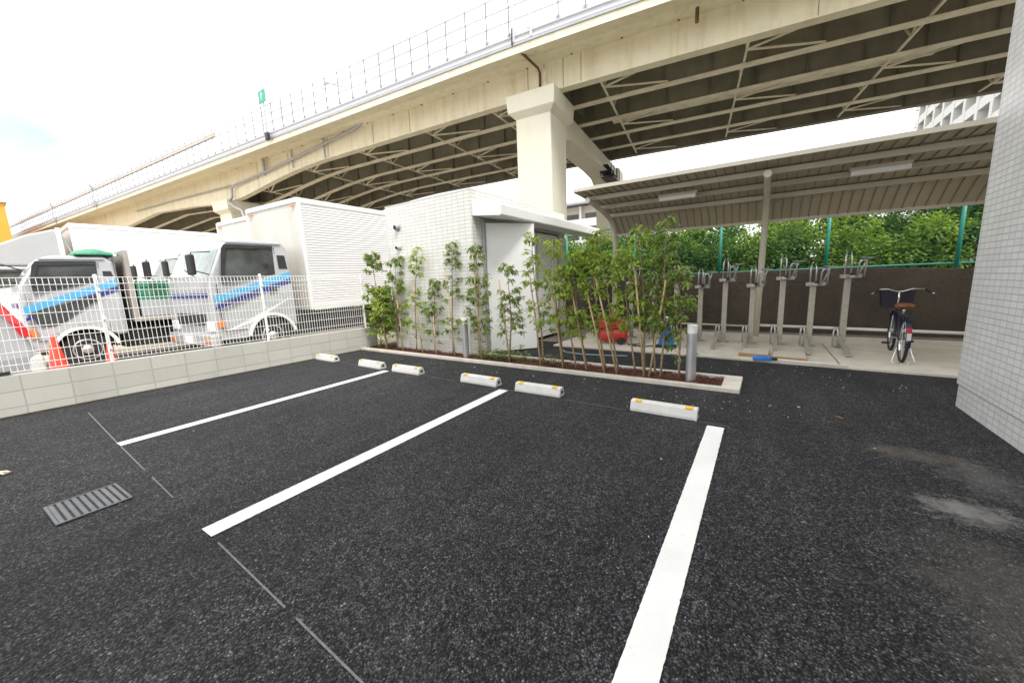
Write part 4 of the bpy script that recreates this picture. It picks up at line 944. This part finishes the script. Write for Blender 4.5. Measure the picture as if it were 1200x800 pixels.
def cab(t, W, L, H, paint, z0=0.95, inset=0.10, wy=1.05, r=0.42, visor=True, lower=False, stripe=True):
    """cab of a forward control truck: x from -W to 0, y from 0 (front) to L"""
    sc_ = L / 1.6
    prof = [(0.04, 0.42), (0.0, 0.55), (0.0, z0 + 0.2), (0.05, z0 + 0.45), (0.30 * sc_, H - 0.22), (0.42 * sc_, H - 0.06), (0.62 * sc_, H), (L - 0.12, H), (L - 0.02, H - 0.12), (L, z0), (L, 0.62),
            (wy + r + 0.10, 0.60), (wy + r * 0.85 + 0.06, r + 0.32), (wy, r * 2 + 0.12), (wy - r * 0.85 - 0.06, r + 0.32), (wy - r - 0.12, 0.42)]
    vs = []; n = len(prof)
    for sx in (0, 1):
        for (y, z) in prof:
            dx = side_x(z, z0, H, inset); fr_ = 0.06 * max(0, 1 - y / 0.25)
            vs.append((dx - fr_ if sx == 0 else -W - dx + fr_, y, z))
    MB().add(vs, [tuple(range(n)), tuple(range(2 * n - 1, n - 1, -1))] + [(i, (i + 1) % n, n + (i + 1) % n, n + i) for i in range(n)]).build('cab', paint, t, bevel=0.045, seg=3)
    ws0, ws1 = z0 + 0.47, H - 0.2
    yA = lambda z: 0.05 + (0.30 * sc_ - 0.05) * (z - (z0 + 0.45)) / (H - 0.22 - z0 - 0.45)
    wsv = []
    for k in (0, 1):
        for (x, z) in ((-0.13, ws0), (-W + 0.13, ws0), (-W + 0.2, ws1), (-0.2, ws1)): wsv.append((x, yA(z) - 0.012 + k * 0.02, z))
    MB().add(wsv, [(0, 1, 2, 3), (7, 6, 5, 4), (0, 4, 5, 1), (1, 5, 6, 2), (2, 6, 7, 3), (3, 7, 4, 0)]).build('windscreen', 'screen', t, bevel=0.006)
    S = lambda pts, pr, m, nm, th=0.01: sidepoly(pts, z0, H, inset, pr, th).build(nm, m, t)
    sill_f, sill_r = z0 + 0.33, z0 + 0.50
    win = [(0.16 * sc_ + 0.04, sill_f), (0.20 * sc_ + 0.02, sill_f - 0.03), (0.78 * L, sill_r), (0.80 * L, H - 0.2), (0.78 * L, H - 0.13), (0.36 * sc_, H - 0.15), (0.30 * sc_, H - 0.2)]
    S(win, 0.006, 'glass', 'side_window')
    # the same window on the far side
    o2 = sidepoly(win, z0, H, inset, 0.006); o2.v = [(-W - v[0], v[1], v[2]) for v in o2.v]; o2.build('side_window', 'glass', t)
    if visor: S([(0.30 * sc_, H - 0.2), (0.36 * sc_, H - 0.12), (0.80 * L, H - 0.10), (0.80 * L, H - 0.17), (0.38 * sc_, H - 0.2), (0.20 * sc_ + 0.06, sill_f + 0.12), (0.15 * sc_ + 0.05, sill_f + 0.12)], 0.03, 'darkmetal', 'window_visor', 0.022)
    if stripe:
        S([(0.03, z0 + 0.06), (0.03, z0 - 0.08), (L - 0.03, z0 + 0.42), (L - 0.03, z0 + 0.56)], 0.005, 'paleblue', 'stripe')
        S([(0.10, z0 - 0.10), (0.03, z0 - 0.16), (0.03, z0 - 0.20), (L - 0.03, z0 + 0.31), (L - 0.03, z0 + 0.405)], 0.0055, 'navy', 'stripe')
    if lower: S([(0.12, z0 - 0.04), (0.16, z0 - 0.30), (0.34, z0 - 0.33), (0.52, z0 - 0.24), (0.74 * L, z0 + 0.16), (0.72 * L, z0 + 0.22)], 0.007, 'glass', 'lower_window')
    # door seams and handle
    MB().add([], [])
    S([(0.81 * L, 0.75), (0.815 * L, 0.75), (0.825 * L, H - 0.12), (0.82 * L, H - 0.12)], 0.003, 'darkmetal', 'door_seam', 0.006)
    S([(0.66 * L, z0 + 0.10), (0.77 * L, z0 + 0.13), (0.77 * L, z0 + 0.17), (0.66 * L, z0 + 0.14)], 0.02, 'darkmetal', 'door_handle', 0.02)
    S([(0.10, 0.62), (0.10, z0 + 0.30), (0.115, z0 + 0.30), (0.115, 0.62)], 0.003, 'darkmetal', 'door_seam', 0.006)
    S([(0.13, 0.60), (0.13, 0.615), (wy - r - 0.13, 0.615), (wy - r - 0.13, 0.60)], 0.004, 'darkmetal', 'door_seam', 0.006)
    S([(0.30 * sc_, H - 0.085), (L - 0.15, H - 0.065), (L - 0.15, H - 0.04), (0.30 * sc_, H - 0.06)], 0.03, paint, 'drip_rail', 0.03)
    S([(0.02, 0.70), (0.02, 0.84), (0.12, 0.84), (0.14, 0.70)], 0.012, 'orange_lamp', 'corner_lamp', 0.02)
    S([(0.82 * L + 0.04, z0 + 0.62), (0.82 * L + 0.04, H - 0.3), (L - 0.08, H - 0.3), (L - 0.06, z0 + 0.62)], 0.004, 'darkmetal', 'rear_vent', 0.008)
    MB().box(-W / 2 - 0.17, -W / 2 + 0.17, -0.125, -0.101, 0.36, 0.52).build('number_plate', 'door_white', t, bevel=0.004)
    MB().box(-0.10, -0.03, 0.12, wy - r - 0.15, 0.34, 0.40).build('step', 'darkmetal', t, bevel=0.006)
    ar = MB().sweep([(r + 0.055, 0.0), (r + 0.115, 0.0), (r + 0.115, 0.05), (r + 0.055, 0.05)], [(lambda p, q, a=a: Vector((q - 0.03, wy + p * math.cos(a), r + p * math.sin(a)))) for a in [rad(8 + 164 * k / 20) for k in range(21)]])
    ar.build('wheel_arch', 'truck_white', t)
    MB().lathe([(r + 0.06, -W + 0.1), (r + 0.06, -0.04)], 24, (0, wy, r), 'x', 0, PI).build('wheel_well', 'darkmetal', t)
    MB().box(-W + 0.02, -0.02, -0.10, 0.06, 0.32, 0.56).build('bumper', paint, t, bevel=0.04, seg=3)
    MB().box(-W + 0.42, -0.42, -0.02, 0.02, 0.74, 0.98).build('grille', 'darkmetal', t, bevel=0.01)
    MB().box(-W + 0.20, -0.20, -0.012, 0.012, z0 + 0.04, z0 + 0.13).build('front_stripe', 'navy', t)
    for x in (-0.24, -W + 0.24):
        MB().box(x - 0.15, x + 0.15, -0.03, 0.06, 0.62, 0.82).build('headlamp', 'clear_lamp', t, bevel=0.02)
        MB().box(x - 0.12, x + 0.12, -0.115, -0.06, 0.40, 0.47).build('fog_lamp', 'orange_lamp', t, bevel=0.01)
    MB().tube([(-0.15, 0.06, z0 + 0.5), (0.0, -0.22, z0 + 0.56), (0.02, -0.24, z0 + 0.9), (-0.1, 0.12, H - 0.28)], 0.012, 6).build('mirror_arm', 'darkmetal', t)
    MB().box(-0.11, 0.12, -0.30, -0.22, z0 + 0.48, z0 + 0.86).build('mirror', 'black', t, bevel=0.03)
    MB().tube([(-W + 0.15, 0.06, z0 + 0.5), (-W, -0.22, z0 + 0.56), (-W - 0.02, -0.24, z0 + 0.9)], 0.012, 6).build('mirror_arm', 'darkmetal', t)
    MB().box(-W - 0.12, -W + 0.11, -0.30, -0.22, z0 + 0.48, z0 + 0.86).build('mirror', 'black', t, bevel=0.03)
    MB().tube([(-W * 0.35, yA(ws0) - 0.03, ws0 + 0.02), (-W * 0.62, yA(ws0 + 0.15) - 0.03, ws0 + 0.17)], 0.008, 5).build('wiper', 'black', t)
    wheel_part(t, wy, -0.30, -0.05, r, W)
def chassis(t, W, y0, y1, r, rear):
    MB().box(-W * 0.5 - 0.43, -W * 0.5 - 0.33, y0, y1, 0.55, 0.78).box(-W * 0.5 + 0.33, -W * 0.5 + 0.43, y0, y1, 0.55, 0.78).build('chassis', 'darkmetal', t)
    MB().box(-W + 0.25, -0.25, y0 + 0.5, y1, 0.30, 0.72).build('underbody_shade', 'darkmetal', t)  # dark box added to stand in for the shade under the truck
    MB().box(-0.75, -0.12, y0 + 1.3, y0 + 2.0, 0.38, 0.76).build('fuel_tank', 'darkmetal', t, bevel=0.05)
    MB().box(-0.06, -0.02, y0 + 1.2, rear - 0.6, 0.60, 0.70).box(-0.06, -0.02, y0 + 1.2, rear - 0.6, 0.40, 0.50).build('side_guard', 'darkmetal', t)
    wheel_part(t, rear, -0.36, -0.02, r, W)
def box_body(t, W, y0, y1, z0, z1, rake=0.0, plain=False):
    core = MB().box(-W + 0.02, -0.02, y0 + 0.01, y1, z0, z1 - 0.01)
    o = core.build('box_body', 'panel_front', t)
    if rake: o.rotation_euler = (rake, 0, 0); o.location = (0, y0 - y0 * math.cos(rake) , -y0 * math.sin(rake))
    for sx in (1, -1):
        rb = MB(); z = z0 + 0.16; pts = []
        if plain:
            B(*((0.0, 0.006) if sx > 0 else (-W - 0.006, -W)), y0 + 0.07, y1 - 0.07, z0 + 0.16, z1 - 0.12).build('side_panel', 'truck_white', o); continue
        while z < z1 - 0.13:
            pts += [(0.0, z), (0.0, z + 0.022), (0.009, z + 0.032), (0.009, z + 0.052)]; z += 0.062
        sec = [(-0.03, z0 + 0.16)] + pts + [(-0.03, z)]
        rb.sweep(sec, [(lambda p, q, y=y: Vector((p if sx > 0 else -W - p, y, q))) for y in (y0 + 0.07, y1 - 0.07)])
        rb.build('side_panel', 'panel', o)
    ed = MB()
    for x in (-0.035, -W - 0.02): ed.box(x, x + 0.055, y0 - 0.02, y0 + 0.07, z0, z1).box(x, x + 0.055, y1 - 0.07, y1 + 0.01, z0, z1).box(x, x + 0.055, y0 + 0.071, y1 - 0.071, z1 - 0.12, z1).box(x, x + 0.055, y0 + 0.071, y1 - 0.071, z0 - 0.02, z0 + 0.16)
    ed.box(-W + 0.036, -0.036, y0 - 0.02, y0 + 0.03, z1 - 0.1, z1).box(-W + 0.036, -0.036, y1 - 0.05, y1 + 0.01, z1 - 0.1, z1)
    ed.build('edge_trim', 'truck_white', o, bevel=0.012)
    B(-W + 0.03, -0.03, y0 - 0.01, y1, z1 + 0.001, z1 + 0.012).build('box_roof', 'truck_white', o)
    for x in (-0.2, -W + 0.2): MB().box(x - 0.06, x + 0.06, y0 - 0.035, y0 - 0.015, z1 - 0.19, z1 - 0.14).build('marker_lamp', 'orange_lamp', o, bevel=0.008)
    for x in (-0.12, -W + 0.12): MB().box(x - 0.07, x + 0.07, y1 + 0.012, y1 + 0.04, 0.6, 0.75).build('tail_lamp', 'red_lamp', o)

GT = 'box trucks parked in the neighbouring yard'
g0 = 0.03
t1 = thing('box_truck', 'white ribbed box truck with blue striped cab parked nearest the mesh fence', 'truck', (-9.02, 2.76, g0), rad(4.5), GT)
cab(t1, 2.15, 1.62, 2.48, 'truck_silver', z0=1.26, wy=1.06, r=0.40)
chassis(t1, 2.15, 1.0, 6.6, 0.40, 5.2)
box_body(t1, 2.3, 2.03, 6.75, 0.90, 3.52, rad(1.1))
t4 = dup(t1, (-13.4, 3.45, g0), rad(4.5), 'box truck with pale front wall standing behind the blue striped cab')
t4.scale = (1.08, 1.08, 1.08)

t2 = thing('flatbed_truck', 'silver flatbed truck with blue stripe and dark low door window behind the fence', 'truck', (-11.25, 0.55, g0), 0)
cab(t2, 1.9, 1.34, 2.22, 'truck_silver', z0=1.20, wy=0.72, r=0.36, lower=True)
chassis(t2, 1.9, 0.8, 3.6, 0.36, 2.9)
MB().box(-1.88, -0.02, 1.56, 3.7, 0.84, 0.94).build('bed', 'board_grey', t2, bevel=0.01)
MB().box(-1.88, -0.02, 1.48, 1.555, 0.84, 2.36).build('headboard', 'board_grey', t2, bevel=0.01)
for x in (-0.06, -1.9): MB().box(x, x + 0.045, 1.6, 3.68, 0.945, 1.3).build('side_board', 'truck_silver', t2, bevel=0.006)
for x in (-0.3, -0.9, -1.5): MB().tube([(x, 1.36, 2.2), (x, 1.36, 0.9)], 0.02, 8).build('rack_pole', 'truck_white', t2)
MB().bar((-0.02, 1.36, 2.25), (-1.88, 1.36, 2.25), 0.05, 0.05).build('rack_bar', 'truck_white', t2)
# tarp bundle on the cab roof
tp = MB(); vs = []
nx, ny = 18, 8
for i in range(nx + 1):
    for j in range(ny + 1):
        u, v = i / nx, j / ny
        x = -11.3 - 1.75 * u; y = 1.35 + 0.62 * v
        h = (math.sin(PI * u) ** 0.4) * (math.sin(PI * v) ** 0.5) * (0.10 + 0.07 * (0.5 + noise.noise(Vector((x * 4, y * 5, 1)))))
        vs.append((x, y, 2.262 + g0 + h))
tp.add(vs, [(i * (ny + 1) + j, (i + 1) * (ny + 1) + j, (i + 1) * (ny + 1) + j + 1, i * (ny + 1) + j + 1) for i in range(nx) for j in range(ny)])
tag(tp.build('tarp', 'green_tarp', smooth=True), 'crumpled green tarp bundled on top of the flatbed truck cab', 'tarp').modifiers.new('thick', 'SOLIDIFY').thickness = 0.03
t = thing('green_crate', 'green plastic crate standing on the bed of the flatbed truck', 'crate', (-11.62, 2.42, 0.945 + g0))
cr = MB().box(-0.28, 0.28, -0.26, 0.26, 0, 0.02)
for z in (0.10, 0.28, 0.46, 0.64): cr.box(-0.28, 0.28, -0.26, -0.245, z, z + 0.11).box(-0.28, 0.28, 0.245, 0.26, z, z + 0.11).box(0.265, 0.28, -0.245, 0.245, z, z + 0.11).box(-0.28, -0.265, -0.245, 0.245, z, z + 0.11)
for (x, y) in ((-0.27, -0.25), (0.27, -0.25), (0.27, 0.25), (-0.27, 0.25)): cr.box(x - 0.016, x + 0.016, y - 0.016, y + 0.016, 0.0, 0.78)
cr.box(-0.262, 0.262, -0.242, -0.236, 0.02, 0.76).box(-0.262, 0.262, 0.236, 0.242, 0.02, 0.76).box(0.255, 0.262, -0.236, 0.236, 0.02, 0.76).box(-0.262, -0.255, -0.236, 0.236, 0.02, 0.76)
cr.build('shell', 'green_tarp', t)

t3 = thing('box_truck', 'large plain white box truck with grey roof fairing, farthest from the fence', 'truck', (-17.3, -0.35, g0), 0, GT)
cab(t3, 2.3, 2.0, 2.35, 'truck_white', z0=1.35, wy=1.2, r=0.46, stripe=False)
chassis(t3, 2.3, 1.2, 8.6, 0.46, 6.9)
box_body(t3, 2.4, 2.45, 9.0, 1.0, 3.62, 0.0, True)
MB().prism([(0.25, 2.36), (0.5, 2.55), (1.0, 2.88), (1.6, 3.22), (2.12, 3.42), (2.22, 3.42), (2.22, 2.36)], 'x', -2.25, -0.05).build('roof_fairing', 'fairing', t3, bevel=0.05, seg=3)
MB().box(-0.06, 0.0, 2.16, 2.26, 2.2, 3.46).build('fairing_trim', 'truck_white', t3, bevel=0.01)
MB().bar((-0.1, 2.25, 3.3), (-0.1, 2.44, 2.6), 0.04, 0.04).build('fairing_strut', 'alu', t3)

# hatchback at the edge
t = thing('parked_car', 'silver hatchback with a tall red tail lamp parked right behind the mesh fence', 'car', (-8.3, 0.42, g0), 0)
prof = [(0.0, 0.35), (0.03, 0.62), (0.0, 0.85), (-0.05, 1.02), (-0.22, 1.40), (-0.34, 1.50), (-0.9, 1.56), (-1.9, 1.52), (-2.65, 1.02), (-3.5, 0.86), (-3.62, 0.6), (-3.58, 0.3), (-3.2, 0.3), (-3.12, 0.55), (-2.9, 0.66), (-2.66, 0.55), (-2.58, 0.3), (-1.02, 0.3), (-0.95, 0.55), (-0.7, 0.66), (-0.46, 0.55), (-0.38, 0.32)]
vs = []; W = 1.62; n = len(prof)
for sx in (0, 1):
    for (y, z) in prof:
        dx = -0.16 * max(0, (z - 0.95) / 0.6) - 0.05 * max(0, 1 + y / 0.4) - 0.08 * max(0, -(y + 3.1) / 0.5)
        vs.append((dx, y, z) if sx == 0 else (-W - dx, y, z))
MB().add(vs, [tuple(range(n)), tuple(range(2 * n - 1, n - 1, -1))] + [(i, (i + 1) % n, n + (i + 1) % n, n + i) for i in range(n)]).build('body', 'truck_silver', t, bevel=0.05, seg=3)
MB().add([(-0.28, -0.065, 1.05), (-W + 0.28, -0.065, 1.05), (-W + 0.34, -0.215, 1.42), (-0.34, -0.215, 1.42), (-0.28, -0.04, 1.05), (-W + 0.28, -0.04, 1.05), (-W + 0.34, -0.19, 1.42), (-0.34, -0.19, 1.42)], [(0, 1, 2, 3), (7, 6, 5, 4), (0, 4, 5, 1), (1, 5, 6, 2), (2, 6, 7, 3), (3, 7, 4, 0)]).build('rear_window', 'glass', t)
S_ = sidepoly([(-0.55, 1.04), (-2.3, 1.04), (-1.85, 1.44), (-0.6, 1.46)], 0.95, 1.55, 0.16, 0.006); S_.build('side_window', 'glass', t)
for sx in (0, 1):
    L_ = MB().add([(v[0] if sx == 0 else -W - v[0], v[1], v[2]) for v in [(0.012, 0.035, 0.88), (0.0, 0.0, 1.02), (-0.12, -0.17, 1.36), (-0.14, -0.22, 1.42), (-0.11, -0.28, 1.40), (0.0, -0.13, 1.12), (0.012, -0.06, 0.9),
                   (-0.2, 0.035, 0.88), (-0.19, 0.0, 1.02), (-0.22, -0.15, 1.36), (-0.24, -0.2, 1.42)]], [(0, 1, 2, 3, 4, 5, 6), (0, 7, 8, 1), (1, 8, 9, 2), (2, 9, 10, 3), (7, 0, 6), (10, 9, 8, 7)])
    L_.build('tail_lamp', 'red_lamp', t)
MB().box(-W + 0.04, -0.04, -0.06, 0.10, 0.36, 0.62).build('bumper', 'truck_white', t, bevel=0.05, seg=3)
MB().box(-0.5, -0.2, 0.098, 0.112, 0.40, 0.46).build('rear_reflector', 'red_lamp', t)
for y in (-0.70, -2.88):
    wheel_part(t, y, -0.21, 0.0, 0.29, W)

# traffic cones
def cone(): 
    t = thing('traffic_cone', '', 'traffic cone', group='red traffic cones in the yard')
    MB().box(-0.19, 0.19, -0.19, 0.19, 0.0, 0.035).build('base', 'cone', t, bevel=0.015)
    MB().lathe([(0.14, 0.036), (0.125, 0.07), (0.03, 0.68), (0.022, 0.70), (0.0, 0.70)], 20).build('cone_body', 'cone', t, smooth=True)
    return t
c0 = cone(); c0.location = (-10.6, 0.80, g0); c0.scale = (1.07, 1.07, 1.07); c0['label'] = 'red traffic cone between the silver car and the flatbed truck wheel'
c1 = dup(c0, (-10.6, 1.46, g0), label='red traffic cone tucked behind the flatbed truck front wheel'); c1.scale = (0.75, 0.75, 0.75)

# ------------------------------------------------------------------ far buildings
t = thing('orange_building', 'orange clad building with pale roof edge beyond the parked trucks', 'building', (-70, 0, 0))
B(-12, 0, -14.0, 4.1, 0, 12.2).build('wall', 'orange_wall', t)
B(-12.2, 0.3, -14.2, 4.3, 12.21, 12.9).build('roof_edge', 'apt_white', t)
for (y0, y1) in ((1.3, 2.2), (-4, 0.4)):
    B(0.0, 0.12, y0, y1, 4.6, 7.6).build('window', 'apt_window', t)
B(0.0, 0.2, 2.55, 2.9, 0, 12.2).build('panel_joint', 'rust', t)
B(-1.5, -0.8, 2.2, 2.9, 12.91, 13.9).build('roof_unit', 'greymetal', t)

def apartment(nm, lab, loc, rz, Wd, Dp, floors, fh, bays, m):
    t = thing(nm, lab, 'apartment building', loc, rz)
    B(0, Wd, 0.9, Dp, 0, floors * fh).build('wall', m, t)
    bw_ = Wd / bays
    for f in range(floors):
        z = f * fh
        B(-0.05, Wd + 0.05, -0.35, 0.895, z - 0.12, z + 0.12).build('balcony_slab', 'apt_white', t)
        B(0, Wd, -0.33, -0.22, z + 0.13, z + 1.15).build('balcony_rail', 'apt_white', t)
        for k in range(bays):
            B(k * bw_ + 0.5, k * bw_ + bw_ - 0.7, 0.86, 0.898, z + 0.15, z + 2.2).build('window', 'apt_window', t)
    for k in range(bays + 1):
        B(k * bw_ - 0.09, k * bw_ + 0.09, -0.2, 0.85, 0, floors * fh - 0.2).build('partition', 'apt_white', t)
    B(-0.3, Wd + 0.3, -0.6, Dp + 0.2, floors * fh + 0.13, floors * fh + 0.5).build('roof', 'greymetal', t)
    return t
apartment('apartment_block', 'beige apartment block with white balconies seen beyond the viaduct pier', (-36.5, 60.0, 0), rad(3), 20.0, 10, 4, 3.45, 6, 'apt_wall')
t = thing('tower_block', 'tall white tower block with a slanting grid of dark recesses beyond the shelter roof', 'apartment building', (20.5, 0, 0))
FH, BY = 2.85, 5.2
B(1.3, 14, 57, 99, 0, 46).build('wall', 'apt_window', t)
for f in range(16): B(-0.25, 1.29, 56.5, 99.5, f * FH, f * FH + 1.2).build('balcony_band', 'apt_white', t)
for k in range(11):
    B(-0.3, 1.28, 57.3 + k * 4.0 - 0.4, 57.3 + k * 4.0 + 0.4, 0, 45.5).build('pillar', 'apt_white', t)
B(-0.4, 14.2, 56.4, 99.6, 46.01, 47).build('roof', 'apt_white', t)
t = thing('house', 'low house with a brown tiled roof edge peeping over the tiled building', 'house', (-21.5, 30, 0))
B(0, 3.0, 0, 6, 0, 8.0).build('wall', 'apt_wall', t)
MB().prism([(-0.4, 8.01), (3.3, 8.01), (2.1, 8.75), (0.9, 9.2)], 'y', -0.4, 6.4).build('roof', 'rust', t)

# ------------------------------------------------------------------ world, sun, camera
w = bpy.data.worlds.new('World'); sc.world = w; w.use_nodes = True
nt = w.node_tree; bg = nt.nodes['Background']
sky = nt.nodes.new('ShaderNodeTexSky'); sky.sky_type = 'NISHITA'; sky.sun_disc = False
SUN_EL, SUN_AZ = 55.0, 124.0      # azimuth clockwise from +Y
sky.sun_elevation = rad(SUN_EL); sky.sun_rotation = rad(SUN_AZ); sky.air_density = 1.0; sky.dust_density = 1.5; sky.ozone_density = 1.0
tc = nt.nodes.new('ShaderNodeTexCoord')
mp = nt.nodes.new('ShaderNodeMapping'); nt.links.new(tc.outputs['Generated'], mp.inputs[0]); mp.inputs['Scale'].default_value = (1.0, 1.0, 2.2); mp.inputs['Location'].default_value = (0.3, 0.1, 0.2)
n1 = nt.nodes.new('ShaderNodeTexNoise'); n1.inputs['Scale'].default_value = 1.9; n1.inputs['Detail'].default_value = 9; n1.inputs['Roughness'].default_value = 0.56
nt.links.new(mp.outputs[0], n1.inputs['Vector'])
cov = ramp(nt, n1.outputs[0], [(0.36, 0.45), (0.54, 1.0)])
n2 = nt.nodes.new('ShaderNodeTexNoise'); n2.inputs['Scale'].default_value = 4.0; n2.inputs['Detail'].default_value = 8
nt.links.new(mp.outputs[0], n2.inputs['Vector'])
cl = ramp(nt, n2.outputs[0], [(0.34, (5.0, 5.1, 5.2)), (0.48, (9.0, 9.0, 8.9)), (0.65, (12.0, 11.8, 11.5))])
nt.links.new(mixc(nt, cov, sky.outputs[0], cl), bg.inputs[0]); bg.inputs[1].default_value = 0.10
sl = bpy.data.lights.new('sun', 'SUN'); sl.energy = 1.5; sl.angle = rad(18); sl.color = (1.0, 0.965, 0.90)
so_ = bpy.data.objects.new('sun', sl); COL.objects.link(so_)
dv = Vector((math.sin(rad(SUN_AZ)) * math.cos(rad(SUN_EL)), math.cos(rad(SUN_AZ)) * math.cos(rad(SUN_EL)), math.sin(rad(SUN_EL))))
so_.rotation_euler = dv.to_track_quat('Z', 'Y').to_euler(); so_.location = (5, -5, 30)

cd = bpy.data.cameras.new('camera'); cam = bpy.data.objects.new('camera', cd); COL.objects.link(cam)
cd.sensor_width = 36.0; cd.sensor_fit = 'HORIZONTAL'; cd.lens = 433.18 / 1200 * 36; cd.clip_start = 0.05; cd.clip_end = 3000
Rm = [[0.8274139848753121, 0.5603240770297075, -0.03772302126769528], [0.057218927685461274, -0.15093422319843652, -0.9868864446237016], [-0.5586699311286428, 0.8144051749395327, -0.15694622991466378]]
rt, dn, fw = (Vector(r) for r in Rm)
mtx = Matrix(((rt.x, -dn.x, -fw.x, 0), (rt.y, -dn.y, -fw.y, 0), (rt.z, -dn.z, -fw.z, 1.4), (0, 0, 0, 1)))
cam.matrix_world = mtx
sc.camera = cam
vs_ = sc.view_settings
vs_.view_transform = 'Standard'; vs_.look = 'None'; vs_.exposure = 1.38; vs_.gamma = 1.0; vs_.use_curve_mapping = False
sc.cycles.max_bounces = 8
